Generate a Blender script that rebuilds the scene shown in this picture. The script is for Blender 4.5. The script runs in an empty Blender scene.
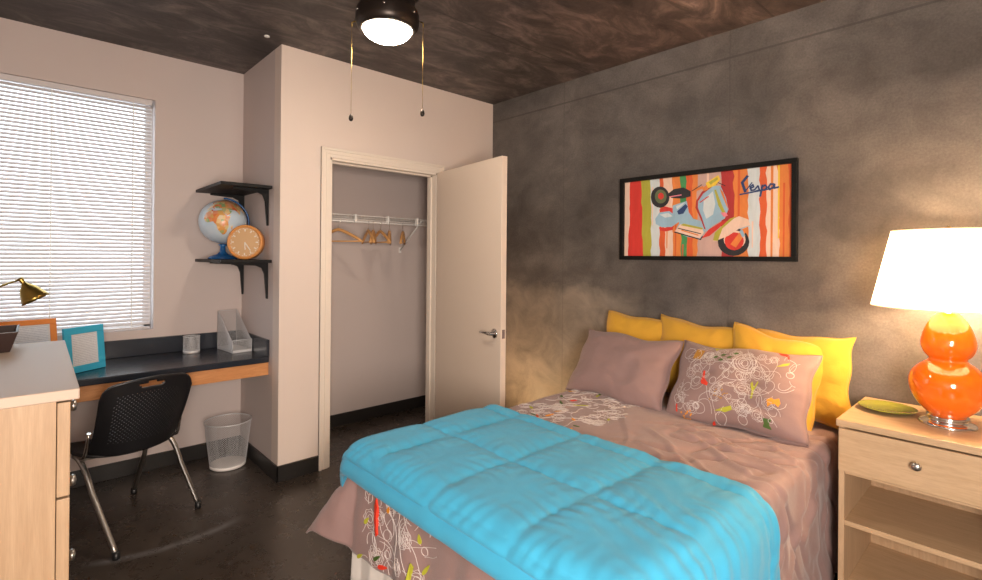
import bpy, bmesh, math, random
from math import sin, cos, pi, radians as R, sqrt
from mathutils import Vector, Matrix, noise
C = bpy.context.scene.collection
scn = bpy.context.scene

# ---------------------------------------------------------------- camera
cam_d = bpy.data.cameras.new('camera'); cam = bpy.data.objects.new('camera', cam_d); C.objects.link(cam)
CX, CY, CZ = 3.2364, -3.0017, 1.4209
yaw, pitch, roll = 0.7464, 0.0020, -0.0088
fw = Vector((-cos(yaw)*cos(pitch), sin(yaw)*cos(pitch), sin(pitch)))
rt = fw.cross(Vector((0, 0, 1))).normalized(); up = rt.cross(fw)
r2 = cos(roll)*rt - sin(roll)*up; u2 = sin(roll)*rt + cos(roll)*up
M = Matrix((r2, u2, -fw)).transposed().to_4x4(); M.translation = Vector((CX, CY, CZ))
cam.matrix_world = M
cam_d.sensor_fit = 'HORIZONTAL'; cam_d.sensor_width = 36.0
cam_d.lens = 508.97/982*36.0
cam_d.shift_y = -(290-255.59)/982      # principal row 255.6 of 580
cam_d.clip_start = 0.02
scn.camera = cam

# ---------------------------------------------------------------- world, lights, exposure
w = bpy.data.worlds.new('world'); scn.world = w; w.use_nodes = True
bg = w.node_tree.nodes['Background']; bg.inputs[0].default_value = (0.80, 0.93, 1.0, 1); bg.inputs[1].default_value = 3.2
scn.view_settings.view_transform = 'Standard'; scn.view_settings.look = 'None'
scn.view_settings.exposure = 0.35; scn.view_settings.gamma = 1.0; scn.view_settings.use_curve_mapping = False

def area(name, loc, target, sx, sy, power, col):
    d = bpy.data.lights.new(name, 'AREA'); d.shape = 'RECTANGLE'; d.size = sx; d.size_y = sy
    d.energy = power; d.color = col
    o = bpy.data.objects.new(name, d); C.objects.link(o); o.location = loc
    o.rotation_euler = (Vector(target)-Vector(loc)).to_track_quat('-Z', 'Y').to_euler(); return o
# added soft warm fill with no fixture, behind and right of the camera
area('added_fill_light', (4.02, -3.05, 1.30), (0.2, -0.9, 0.75), 0.9, 0.9, 112, (1.0, 0.86, 0.74))

# unseen low warm light with no fixture behind the closet door, washing up the concrete
area('unseen_wall_wash', (.36, -.44, .22), (.85, 0, 1.0), .34, .24, 4.5, (1.0, .62, .30))

# ---------------------------------------------------------------- helpers
def tag(o, label=None, cat=None, group=None, kind=None):
    if label: o['label'] = label
    if cat: o['category'] = cat
    if group: o['group'] = group
    if kind: o['kind'] = kind
    return o
def thing(name, label, cat, loc=(0, 0, 0), rz=0.0, group=None):
    o = bpy.data.objects.new(name, None); C.objects.link(o); o.location = loc; o.rotation_euler = (0, 0, rz)
    o.empty_display_size = 0.05
    return tag(o, label, cat, group)
def wm(o):
    m = o.matrix_basis.copy()
    while o.parent: o = o.parent; m = o.matrix_basis @ m
    return m
def obj(name, bm, mats, parent=None, smooth=False, bevel=0.0, seg=2, world=False, recalc=True):
    """link a bmesh as one object; world=True: its coordinates are world ones, moved into the parent's space."""
    me = bpy.data.meshes.new(name)
    if recalc: bmesh.ops.recalc_face_normals(bm, faces=bm.faces)
    if world and parent is not None: bm.transform(wm(parent).inverted())
    bm.to_mesh(me); bm.free()
    if not isinstance(mats, (list, tuple)): mats = [mats]
    for m in mats: me.materials.append(m)
    if smooth:
        for p in me.polygons: p.use_smooth = True
    o = bpy.data.objects.new(name, me); C.objects.link(o)
    if parent is not None: o.parent = parent
    if bevel > 0:
        b = o.modifiers.new('bevel', 'BEVEL'); b.width = bevel; b.segments = seg; b.limit_method = 'ANGLE'; b.angle_limit = R(40)
    return o
def bx(bm, x0, y0, z0, x1, y1, z1, mi=0):
    vs = [bm.verts.new(p) for p in ((x0,y0,z0),(x1,y0,z0),(x1,y1,z0),(x0,y1,z0),(x0,y0,z1),(x1,y0,z1),(x1,y1,z1),(x0,y1,z1))]
    fs = [(0,3,2,1),(4,5,6,7),(0,1,5,4),(1,2,6,5),(2,3,7,6),(3,0,4,7)]
    for f in fs:
        q = bm.faces.new([vs[i] for i in f]); q.material_index = mi
    return vs
def box(*a):
    bm = bmesh.new(); bx(bm, *a); return bm
def obox(bm, cen, half, mat3, mi=0):
    vs = bx(bm, -half[0], -half[1], -half[2], half[0], half[1], half[2], mi)
    for v in vs: v.co = Vector(cen) + mat3 @ v.co
    return vs
def tube(bm, pts, r, n=8, mi=0, cap=True, rs=None):
    pts = [Vector(p) for p in pts]; rings = []
    t0 = (pts[1]-pts[0]).normalized()
    a = Vector((0, 0, 1)) if abs(t0.z) < .9 else Vector((1, 0, 0))
    nrm = t0.cross(a).normalized()
    for i, p in enumerate(pts):
        if i == 0: t = pts[1]-pts[0]
        elif i == len(pts)-1: t = pts[-1]-pts[-2]
        else: t = (pts[i+1]-pts[i]).normalized()+(pts[i]-pts[i-1]).normalized()
        t.normalize(); nrm = (nrm - t*nrm.dot(t)).normalized(); b = t.cross(nrm)
        rr = rs[i] if rs else r
        rings.append([bm.verts.new(p + (nrm*cos(2*pi*k/n)+b*sin(2*pi*k/n))*rr) for k in range(n)])
    for A, B in zip(rings, rings[1:]):
        for k in range(n):
            f = bm.faces.new((A[k], A[(k+1) % n], B[(k+1) % n], B[k])); f.material_index = mi; f.smooth = True
    if cap:
        for q in (rings[0], rings[-1]):
            f = bm.faces.new(q); f.material_index = mi
    return bm
def lathe(bm, prof, n=32, cen=(0, 0, 0), mat3=None, mi=0, cap=True):
    """prof: list of (r, z)"""
    mat3 = mat3 or Matrix.Identity(3); rings = []
    for r, z in prof:
        if r < 1e-6: rings.append([bm.verts.new(Vector(cen)+mat3@Vector((0, 0, z)))])
        else: rings.append([bm.verts.new(Vector(cen)+mat3@Vector((r*cos(2*pi*k/n), r*sin(2*pi*k/n), z))) for k in range(n)])
    for A, B in zip(rings, rings[1:]):
        for k in range(n):
            a = [A[k], A[(k+1) % n]] if len(A) > 1 else [A[0]]
            b = [B[(k+1) % n], B[k]] if len(B) > 1 else [B[0]]
            if len(a)+len(b) > 2:
                f = bm.faces.new(a+b); f.material_index = mi; f.smooth = True
    if cap:
        for q in (rings[0], rings[-1]):
            if len(q) > 2: bm.faces.new(q).material_index = mi
    return bm
def grid(bm, f, nu, nv, mi=0, smooth=True):
    vs = [[bm.verts.new(f(i/nu, j/nv)) for j in range(nv+1)] for i in range(nu+1)]
    for i in range(nu):
        for j in range(nv):
            q = bm.faces.new((vs[i][j], vs[i+1][j], vs[i+1][j+1], vs[i][j+1])); q.material_index = mi; q.smooth = smooth
    return vs
def arc(p0, p1, p2, n=8):
    p0, p1, p2 = map(Vector, (p0, p1, p2))
    return [(1-t)**2*p0+2*t*(1-t)*p1+t*t*p2 for t in [i/n for i in range(n+1)]]
def smoothstep(a, b, x):
    t = min(1, max(0, (x-a)/(b-a))); return t*t*(3-2*t)

# ---------------------------------------------------------------- materials
def mat(name, col, rough=.6, metal=0.0, spec=.5, **kw):
    m = bpy.data.materials.new(name); m.use_nodes = True
    b = m.node_tree.nodes['Principled BSDF']
    b.inputs['Base Color'].default_value = (*col, 1); b.inputs['Roughness'].default_value = rough
    b.inputs['Metallic'].default_value = metal; b.inputs['Specular IOR Level'].default_value = spec
    for k, v in kw.items(): b.inputs[k.replace('_', ' ')].default_value = v
    return m
def nd(m, t, **kw):
    n = m.node_tree.nodes.new(t)
    for k, v in kw.items():
        if k in n.inputs.keys(): n.inputs[k].default_value = v
        else: setattr(n, k, v)
    return n
def lk(m, a, b): m.node_tree.links.new(a, b)
def ramp(m, fac, stops):
    r = m.node_tree.nodes.new('ShaderNodeValToRGB'); e = r.color_ramp.elements
    while len(e) < len(stops): e.new(.5)
    for q, (p, c) in zip(e, stops): q.position = p; q.color = (*c, 1) if len(c) == 3 else c
    lk(m, fac, r.inputs[0]); return r.outputs[0]
def coords(m, scale=(1, 1, 1), rot=(0, 0, 0), kind='Object'):
    tc = m.node_tree.nodes.new('ShaderNodeTexCoord'); mp = m.node_tree.nodes.new('ShaderNodeMapping')
    mp.inputs['Scale'].default_value = scale; mp.inputs['Rotation'].default_value = rot
    lk(m, tc.outputs[kind], mp.inputs[0]); return mp.outputs[0]
def noise_n(m, vec, scale, detail=4, rough=.5, dist=0.0):
    n = nd(m, 'ShaderNodeTexNoise'); n.inputs['Scale'].default_value = scale; n.inputs['Detail'].default_value = detail
    n.inputs['Roughness'].default_value = rough; n.inputs['Distortion'].default_value = dist
    lk(m, vec, n.inputs['Vector']); return n.outputs['Fac']
def mixc(m, a, b, fac, mode='MIX'):
    n = m.node_tree.nodes.new('ShaderNodeMix'); n.data_type = 'RGBA'; n.blend_type = mode
    for s, v in ((6, a), (7, b), (0, fac)):
        if hasattr(v, 'links') or hasattr(v, 'is_linked'): lk(m, v, n.inputs[s])
        elif s == 0: n.inputs[0].default_value = v
        else: n.inputs[s].default_value = (*v, 1)
    return n.outputs[2]
def math_n(m, op, a, b=0.0, c=None, clamp=False):
    n = m.node_tree.nodes.new('ShaderNodeMath'); n.operation = op; n.use_clamp = clamp
    for i, v in enumerate((a, b) if c is None else (a, b, c)):
        if hasattr(v, 'is_linked'): lk(m, v, n.inputs[i])
        else: n.inputs[i].default_value = v
    return n.outputs[0]
def setin(m, name, sock): lk(m, sock, m.node_tree.nodes['Principled BSDF'].inputs[name])
def bump(m, h, strength=.2, dist=.01):
    b = m.node_tree.nodes.new('ShaderNodeBump'); b.inputs['Strength'].default_value = strength
    b.inputs['Distance'].default_value = dist; lk(m, h, b.inputs['Height']); setin(m, 'Normal', b.outputs[0])

def paint_mat(name, col, rough=.55):
    m = mat(name, col, rough, spec=.35); v = coords(m)
    n = noise_n(m, v, 2.2, 3); setin(m, 'Base Color', mixc(m, tuple(c*.955 for c in col), tuple(min(1, c*1.03) for c in col), n))
    bump(m, noise_n(m, v, 260, 2), .06, .002); return m
def sepxyz(m, v):
    s = m.node_tree.nodes.new('ShaderNodeSeparateXYZ'); lk(m, v, s.inputs[0]); return s.outputs
def concrete_wall():
    m = mat('poured_concrete', (.2, .18, .16), .42, spec=.4); v = coords(m)
    v2 = coords(m, (.8, 1, .9))
    big = noise_n(m, v2, 1.1, 6, .62, .4); mid = noise_n(m, v2, 5.5, 8, .68, .6); fine = noise_n(m, v, 95, 6, .75)
    c = ramp(m, big, [(.30, (.066, .060, .059)), (.5, (.112, .102, .098)), (.70, (.180, .164, .156))])
    c = mixc(m, c, ramp(m, mid, [(.34, (.30, .29, .285)), (.5, (.5, .49, .48)), (.68, (.72, .69, .67))]), .55, 'OVERLAY')
    c = mixc(m, c, ramp(m, fine, [(.3, (.34, .33, .32)), (.7, (.66, .66, .65))]), .75, 'OVERLAY')
    s = sepxyz(m, v)
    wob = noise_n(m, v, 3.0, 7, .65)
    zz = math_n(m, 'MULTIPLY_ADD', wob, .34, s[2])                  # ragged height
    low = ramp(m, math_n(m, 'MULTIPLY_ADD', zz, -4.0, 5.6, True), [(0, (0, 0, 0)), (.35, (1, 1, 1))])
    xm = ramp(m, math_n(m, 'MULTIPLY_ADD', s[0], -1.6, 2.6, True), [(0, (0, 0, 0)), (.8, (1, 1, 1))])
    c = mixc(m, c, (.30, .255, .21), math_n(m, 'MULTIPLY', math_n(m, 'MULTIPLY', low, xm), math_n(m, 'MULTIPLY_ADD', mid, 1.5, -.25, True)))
    # darker pour line at about 1.45 m, fades to the right
    band = math_n(m, 'ABSOLUTE', math_n(m, 'SUBTRACT', math_n(m, 'MULTIPLY_ADD', wob, .10, s[2]), 1.355))
    band = ramp(m, math_n(m, 'MULTIPLY', band, 20, None, True), [(0, (1, 1, 1)), (.9, (0, 0, 0))])
    c = mixc(m, c, (.075, .066, .062), math_n(m, 'MULTIPLY', math_n(m, 'MULTIPLY', band, xm), .28))
    # form joints: a level groove at 2.58 m and vertical panel joints
    j1 = math_n(m, 'LESS_THAN', math_n(m, 'ABSOLUTE', math_n(m, 'SUBTRACT', s[2], 2.582)), .006)
    pj = math_n(m, 'ABSOLUTE', math_n(m, 'SUBTRACT', math_n(m, 'MODULO', math_n(m, 'ADD', s[0], 20.55), 1.22), .6))
    j2 = math_n(m, 'LESS_THAN', pj, .004)
    jj = math_n(m, 'MAXIMUM', j1, math_n(m, 'MULTIPLY', j2, .5))
    c = mixc(m, c, (.06, .055, .05), math_n(m, 'MULTIPLY', jj, .55))
    pits = ramp(m, noise_n(m, v, 34, 3, .8), [(.70, (0, 0, 0)), (.76, (1, 1, 1))])
    c = mixc(m, c, (.34, .32, .30), math_n(m, 'MULTIPLY', pits, .3))
    setin(m, 'Base Color', c)
    setin(m, 'Roughness', ramp(m, mid, [(.3, (.36,)*3), (.7, (.62,)*3)]))
    bump(m, math_n(m, 'ADD', math_n(m, 'MULTIPLY', mid, .6), math_n(m, 'MULTIPLY_ADD', jj, -.7, math_n(m, 'MULTIPLY', fine, .25))), .22, .012)
    return m
def concrete_ceiling():
    m = mat('ceiling_concrete', (.1, .08, .07), .5, spec=.4)
    v = coords(m, (1.0, .42, 1), (0, 0, R(8))); v0 = coords(m)
    big = noise_n(m, v0, .9, 5, .6, .6); st = noise_n(m, v, 6, 9, .72, .8); fine = noise_n(m, v0, 38, 6, .7)
    c = ramp(m, st, [(.32, (.030, .027, .027)), (.5, (.076, .067, .065)), (.64, (.18, .155, .148)), (.78, (.40, .345, .33))])
    c = mixc(m, c, ramp(m, big, [(.35, (.34, .33, .32)), (.6, (.58, .53, .50))]), .9, 'OVERLAY')
    c = mixc(m, c, ramp(m, fine, [(.3, (.4, .4, .4)), (.7, (.62, .60, .59))]), .6, 'OVERLAY')
    s = sepxyz(m, v0)
    reg = ramp(m, math_n(m, 'MULTIPLY_ADD', s[0], 1.1, -.9, True), [(0, (0, 0, 0)), (.6, (1, 1, 1))])
    c = mixc(m, c, mixc(m, c, (.58, .49, .46), 1.0, 'OVERLAY'), math_n(m, 'MULTIPLY', reg, .7))
    j = math_n(m, 'LESS_THAN', math_n(m, 'ABSOLUTE', math_n(m, 'SUBTRACT', math_n(m, 'MODULO', math_n(m, 'ADD', s[0], 9.35), 1.22), .61)), .006)
    c = mixc(m, c, (.03, .025, .022), math_n(m, 'MULTIPLY', j, .6))
    setin(m, 'Base Color', c); bump(m, math_n(m, 'MULTIPLY_ADD', j, -.6, st), .25, .01); return m
def floor_mat():
    m = mat('stained_concrete_floor', (.05, .04, .035), .3, spec=.5); v = coords(m)
    a = noise_n(m, v, 1.6, 6, .6, .5); b = noise_n(m, v, 9, 8, .7, .4)
    c = ramp(m, a, [(.3, (.034, .027, .022)), (.55, (.052, .041, .034)), (.75, (.074, .060, .050))])
    c = mixc(m, c, ramp(m, b, [(.3, (.38, .37, .36)), (.7, (.62, .60, .58))]), .8, 'OVERLAY')
    s = sepxyz(m, v)      # pale streak of daylight painted into the floor colour beside the chair
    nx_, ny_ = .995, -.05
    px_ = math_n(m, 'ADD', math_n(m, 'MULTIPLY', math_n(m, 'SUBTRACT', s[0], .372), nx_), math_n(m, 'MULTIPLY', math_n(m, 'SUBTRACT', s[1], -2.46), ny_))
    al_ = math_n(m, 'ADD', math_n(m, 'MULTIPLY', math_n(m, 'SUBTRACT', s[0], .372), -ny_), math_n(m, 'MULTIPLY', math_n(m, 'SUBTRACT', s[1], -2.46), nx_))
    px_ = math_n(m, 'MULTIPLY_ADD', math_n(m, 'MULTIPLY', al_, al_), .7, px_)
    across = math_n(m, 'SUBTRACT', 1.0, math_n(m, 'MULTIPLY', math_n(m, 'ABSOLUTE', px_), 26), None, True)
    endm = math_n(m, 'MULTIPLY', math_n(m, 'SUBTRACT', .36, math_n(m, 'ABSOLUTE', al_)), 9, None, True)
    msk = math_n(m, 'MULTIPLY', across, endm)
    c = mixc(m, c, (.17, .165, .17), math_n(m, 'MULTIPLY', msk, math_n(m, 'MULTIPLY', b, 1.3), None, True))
    setin(m, 'Base Color', c); setin(m, 'Roughness', ramp(m, b, [(.3, (.20,)*3), (.75, (.42,)*3)]))
    bump(m, b, .08, .004); return m
def wood_mat(name, c0, c1, rot=(0, 0, 0), rough=.45, sc=(9, 9, .7)):
    m = mat(name, c0, rough, spec=.4); v = coords(m, sc, rot)
    n = noise_n(m, v, 4.0, 6, .62, 1.4); n2 = noise_n(m, coords(m, (sc[0]*5, sc[1]*5, sc[2]*3), rot), 9, 3, .6)
    c = ramp(m, n, [(.32, c0), (.68, c1)])
    c = mixc(m, c, ramp(m, n2, [(.35, (.44,)*3), (.65, (.56,)*3)]), .45, 'OVERLAY')
    setin(m, 'Base Color', c); bump(m, n2, .04, .002); return m
def cloth_mat(name, col, rough=.85, sheen=.25, weave=900, var=.06, wr=0.0):
    m = mat(name, col, rough, spec=.2, Sheen_Weight=sheen); v = coords(m)
    n = noise_n(m, v, 5, 4)
    setin(m, 'Base Color', mixc(m, tuple(c*(1-var) for c in col), tuple(min(1, c*(1+var)) for c in col), n))
    h = noise_n(m, v, weave, 2)
    if wr: h = math_n(m, 'MULTIPLY_ADD', noise_n(m, coords(m, (1, 1, 1)), 14, 5, .6, 1.5), wr, math_n(m, 'MULTIPLY', h, .1))
    bump(m, h, .35 if wr else .12, .012 if wr else .002); return m
# ================================================================= the room
H = 2.74; XW = -.737; YC = -1.81; YF = -3.62; XR = 4.15
m_paint = paint_mat('warm_white_paint', (.60, .515, .49))
m_paint2 = paint_mat('closet_wall_paint', (.73, .62, .555))
m_trim = mat('cream_gloss_trim', (.78, .69, .60), .32)
m_door = mat('cream_door_paint', (.72, .60, .50), .38)
m_base = mat('black_vinyl', (.022, .020, .019), .35)
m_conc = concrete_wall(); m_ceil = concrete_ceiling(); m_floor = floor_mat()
m_chrome = mat('chrome', (.75, .74, .72), .16, 1.0); m_steel = mat('satin_steel', (.55, .53, .50), .32, 1.0)
m_black = mat('black_plastic', (.012, .012, .013), .38)
m_white = mat('white_plastic', (.82, .82, .80), .4)
def struct(name, bm, m, **k): return tag(obj(name, bm, m, **k), kind='structure')

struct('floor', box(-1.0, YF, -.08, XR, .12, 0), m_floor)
struct('ceiling', box(-1.0, YF-.1, H, XR+.1, .12, H+.1), m_ceil)
struct('wall_head', box(-1.0, 0, 0, XR, .12, H), m_conc)
struct('wall_right', box(XR, YF, 0, XR+.1, .12, H), m_paint)
struct('wall_front', box(-1.0, YF-.1, 0, XR+.1, YF, H), m_paint)
# window wall with the opening
WY0, WY1, WZ0, WZ1 = -3.42, -2.355, .925, 2.432
bm = bmesh.new()
bx(bm, XW-.2, YF, 0, XW, -.0, WZ0); bx(bm, XW-.2, YF, WZ1, XW, 0, H)
bx(bm, XW-.2, YF, WZ0, XW, WY0, WZ1); bx(bm, XW-.2, WY1, WZ0, XW, 0, WZ1)
struct('wall_window', bm, m_paint)
# closet walls
OY0, OY1, OZ = -1.485, -.592, 2.075
bm = bmesh.new()
bx(bm, -.11, YC, 0, 0, OY0, H); bx(bm, -.11, OY1, 0, 0, 0, H); bx(bm, -.11, OY0, OZ, 0, OY1, H)
struct('wall_closet', bm, m_paint2)
struct('wall_side', box(XW, YC, 0, -.11, YC+.11, H), m_paint)
# baseboards
for nm, a in (('baseboard_window', (XW, YF, 0, XW+.012, YC, .10)), ('baseboard_side', (XW, YC-.012, 0, .012, YC, .10)),
              ('baseboard_closet', (0, YC-.012, 0, .012, OY0-.064, .10)), ('baseboard_closet_right', (0, OY1+.064, 0, .012, 0, .10)),
              ('baseboard_head', (.012, -.012, 0, XR, 0, .10)), ('baseboard_right', (XR-.012, YF, 0, XR, -.012, .10)),
              ('baseboard_inside', (XW, YC+.11, 0, XW+.012, 0, .10)), ('baseboard_inside_left', (XW+.012, YC+.11, 0, -.11, YC+.122, .10))):
    struct(nm, box(*a), m_base, bevel=.002)
# door casing with a stepped profile, jambs and stop
bm = bmesh.new()
for (o, i, d) in ((.064, .0, .012), (.064, .046, .020), (.030, .022, .016)):
    bx(bm, 0, OY0-o, 0, d, OY0-i, OZ+o); bx(bm, 0, OY1+i, 0, d, OY1+o, OZ+o); bx(bm, 0, OY0-i, OZ+i, d, OY1+i, OZ+o)
struct('trim_1', bm, m_trim, bevel=.0015)
bm = bmesh.new()
bx(bm, -.112, OY0-.001, 0, .004, OY0+.016, OZ); bx(bm, -.112, OY1-.016, 0, .004, OY1+.001, OZ); bx(bm, -.112, OY0, OZ-.016, .004, OY1, OZ+.001)
bx(bm, -.085, OY0+.016, 0, -.048, OY0+.028, OZ-.016); bx(bm, -.085, OY1-.028, 0, -.048, OY1-.016, OZ-.016); bx(bm, -.085, OY0+.016, OZ-.028, -.048, OY1-.016, OZ-.016)
struct('trim_2', bm, m_trim, bevel=.001)
# closet door, swung open into the room
ang = math.atan2(-.125, .884); DL = .868; DT = .042; DH = 2.075
door = bpy.data.objects.new('door_1', None); C.objects.link(door); door.location = (.022, -.612, .008); door.rotation_euler = (0, 0, ang)
tag(door, kind='structure')
obj('door_leaf', box(0, 0, 0, DL, DT, DH-.012), m_door, door, bevel=.002)
def lever(sgn, y0):
    bm = bmesh.new()
    rx = Matrix.Rotation(R(90)*sgn, 3, 'X')
    lathe(bm, [(0, 0), (.032, 0), (.032, .006), (.027, .011), (.012, .013), (.011, .045), (0, .045)], 24, (DL-.065, y0, .912), rx)
    y = y0-.042*sgn
    tube(bm, [(DL-.060, y, .912), (DL-.085, y-.003*sgn, .914), (DL-.120, y-.006*sgn, .916), (DL-.165, y-.002*sgn, .912), (DL-.178, y+.002*sgn, .910)], .01, 10, rs=[.011, .011, .010, .009, .007])
    obj('door_handle', bm, m_chrome, door)
lever(1, 0.0); lever(-1, DT)
obj('latch_plate', box(DL-.0005, .010, .885, DL+.0015, DT-.010, .942), m_chrome, door)
bm = bmesh.new()
for z in (.25, 1.03, 1.82): tube(bm, [(-.006, DT+.004, z-.045), (-.006, DT+.004, z+.045)], .006, 8)
obj('hinge', bm, m_steel, door)

# ---------------------------------------------------------------- window and blind
win = bpy.data.objects.new('window_1', None); C.objects.link(win); win.location = (XW-.12, (WY0+WY1)/2, WZ0); tag(win, kind='structure')
m_frame = mat('white_window_frame', (.8, .8, .8), .4)
bm = bmesh.new(); a = .04
for q in ((XW-.15, WY0, WZ0, XW-.10, WY0+a, WZ1), (XW-.15, WY1-a, WZ0, XW-.10, WY1, WZ1), (XW-.15, WY0, WZ0, XW-.10, WY1, WZ0+a), (XW-.15, WY0, WZ1-a, XW-.10, WY1, WZ1)): bx(bm, *q)
obj('window_frame', bm, m_frame, win, world=True, bevel=.003)
m_glass = mat('clear_glass', (1, 1, 1), .0, Transmission_Weight=1.0); m_glass.node_tree.nodes['Principled BSDF'].inputs['IOR'].default_value = 1.02
obj('window_pane', box(XW-.130, WY0+a, WZ0+a, XW-.127, WY1-a, WZ1-a), m_glass, win, world=True)
m_slat = mat('white_blind_slat', (.66, .62, .63), .5)
m_slat.node_tree.nodes['Principled BSDF'].inputs['Transmission Weight'].default_value = 0
blind = thing('window_blind', 'white horizontal slat blind closed over the bright window above the desk', 'blind', (XW-.02, (WY0+WY1)/2, WZ1-.03))
by0, by1 = WY0+.012, WY1-.016
obj('headrail', box(XW-.045, by0, WZ1-.036, XW-.005, by1, WZ1-.002), m_slat, blind, world=True, bevel=.002)
bm = bmesh.new(); zz = WZ1-.050; n = 0
while zz > WZ0+.03:
    t = R(-52); c_, s_ = cos(t), sin(t); pr = []
    for k in range(5):
        q = (k/4-.5)*.0254; cr = .0016*(1-(2*k/4-1)**2)
        pr.append((XW-.026+q*c_-cr*s_, zz+q*s_+cr*c_))
    A = [bm.verts.new((x, by0, z)) for x, z in pr]; B = [bm.verts.new((x, by1, z)) for x, z in pr]
    for k in range(4):
        f = bm.faces.new((A[k], A[k+1], B[k+1], B[k])); f.smooth = True
    zz -= .0236
obj('slats', bm, m_slat, blind, world=True)
obj('bottom_rail', box(XW-.038, by0, WZ0+.004, XW-.014, by1, WZ0+.018), m_slat, blind, world=True, bevel=.002)
bm = bmesh.new()
for y in (by1-.10, by1-.50, by0+.12):
    for dx in (-.0125, .0125): bx(bm, XW-.026+dx-.0008, y-.0025, WZ0+.01, XW-.026+dx+.0008, y+.0025, WZ1-.03)
obj('ladder_cord', bm, m_white, blind, world=True)
bm = bmesh.new(); tube(bm, [(XW-.006, by1-.78, WZ1-.03), (XW-.006, by1-.78, WZ1-.70)], .004, 6)
obj('tilt_wand', bm, mat('clear_plastic', (.8, .8, .8), .1, Transmission_Weight=.8), blind, world=True)

# ---------------------------------------------------------------- closet fittings
m_wire = mat('white_coated_wire', (.80, .78, .76), .35)
RX, RZ = -.40, 1.722
cs = thing('closet_shelf', 'white wire closet shelf with a hanging rail inside the open closet', 'shelf', (XW, -.9, RZ))
bm = bmesh.new(); y0c, y1c = YC+.115, -.005
for x, z in ((XW+.006, RZ+.012), (RX, RZ+.012), (RX, RZ-.022), ((RX+XW)/2, RZ+.008)): tube(bm, [(x, y0c, z), (x, y1c, z)], .0032, 6)
y = y0c+.02
while y < y1c-.01:
    tube(bm, [(XW+.004, y, RZ+.015), (RX, y, RZ+.015), (RX+.002, y, RZ-.022)], .0013, 4, cap=False); y += .028
obj('wire_deck', bm, m_wire, cs, world=True)
bm = bmesh.new(); tube(bm, [(RX-.02, y0c, RZ-.035), (RX-.02, y1c, RZ-.035)], .008, 8)
obj('hanging_rail', bm, m_wire, cs, world=True)
for y in (-1.08, -.79, -.50):
    obj('clip', box(RX-.028, y-.007, RZ-.045, RX+.005, y+.007, RZ+.022), m_white, cs, world=True, bevel=.002)
for y in (-.46, -1.62):
    bm = bmesh.new(); tube(bm, [(RX, y, RZ), (XW+.01, y, RZ-.25)], .006, 6)
    bx(bm, XW, y-.012, RZ-.275, XW+.006, y+.012, RZ-.225)
    obj('brace', bm, m_wire, cs, world=True)
m_hang = wood_mat('hanger_wood', (.62, .30, .10), (.75, .42, .17), rough=.4, sc=(1, 3, 9))
HL = RX-.02; HZ = RZ-.035
def hanger_mesh():
    bm = bmesh.new(); W = .20
    up_ = [(-W, -.115), (-W*.8, -.088), (-W*.45, -.052), (-W*.15, -.026), (0, -.018), (W*.15, -.026), (W*.45, -.052), (W*.8, -.088), (W, -.115)]
    pts = [(0, x, z-.05) for x, z in up_]
    tube(bm, pts, .008, 8, rs=[.008, .011, .012, .012, .013, .012, .012, .011, .008])
    tube(bm, [(0, -W*.93, -.158), (0, W*.93, -.158)], .0055, 8)
    return bm
hproto = None
hl = [(-1.215, 38, 'wooden coat hanger turned broadside at the left end of the closet rail'),
      (-.960, -16, 'narrow looking wooden hanger next right of the broadside one'),
      (-.915, -36, 'wooden hanger second right of the broadside one on the closet rail'),
      (-.850, -8, 'wooden hanger just left of the middle white rail clip, turned open'),
      (-.765, -34, 'wooden hanger seen edge on just right of the middle rail clip'),
      (-.635, -38, 'wooden hanger hanging alone at the right end of the closet rail')]
for k, (y, a, lab) in enumerate(hl):
    if hproto is None:
        h = thing('coat_hanger', lab, 'hanger', (HL, y, HZ), R(a-90), 'wooden hangers on the closet rail'); hproto = h
        obj('hanger_body', hanger_mesh(), m_hang, h)
        bm = bmesh.new()
        tube(bm, [(0, .018*cos(t)*1.0, .018*sin(t)-.006) for t in [R(200)-R(220)*i/12 for i in range(13)]]+[(0, .010, -.030), (0, 0, -.045), (0, 0, -.070)], .0018, 6)
        obj('hook', bm, m_chrome, h)
    else:
        h = hproto.copy(); C.objects.link(h); h['label'] = lab; h.location = (HL, y, HZ); h.rotation_euler = (0, 0, R(a-90))
        for ch in list(hproto.children):
            c2 = ch.copy(); C.objects.link(c2); c2.parent = h

# ================================================================= built-in desk
m_desk = mat('black_laminate', (.016, .020, .030), .24, spec=.6)
m_apron = wood_mat('orange_oak', (.50, .21, .075), (.64, .30, .12), (0, 0, 0), .4, (9, .8, 9))
DX = -.160
desk = thing('desk', 'long built-in black laminate desk with an orange wood apron under the window', 'desk', (XW, YC, 0))
bm = bmesh.new(); bx(bm, XW, YF+.002, .722, DX, YC-.001, .760)
obj('desk_top', bm, m_desk, desk, world=True, bevel=.006, seg=3)
bm = bmesh.new(); bx(bm, XW, YF+.002, .7601, XW+.018, YC-.001, .870); bx(bm, XW+.018, YC-.019, .7601, DX+.002, YC-.001, .870)
obj('backsplash', bm, m_desk, desk, world=True, bevel=.003)
bm = bmesh.new(); bx(bm, DX-.030, YF+.01, .640, DX-.012, YC-.001, .7215)
obj('apron', bm, m_apron, desk, world=True, bevel=.002)
obj('wall_cleat', box(XW, YF+.01, .64, XW+.02, YC-.003, .7215), m_apron, desk, world=True)

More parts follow.
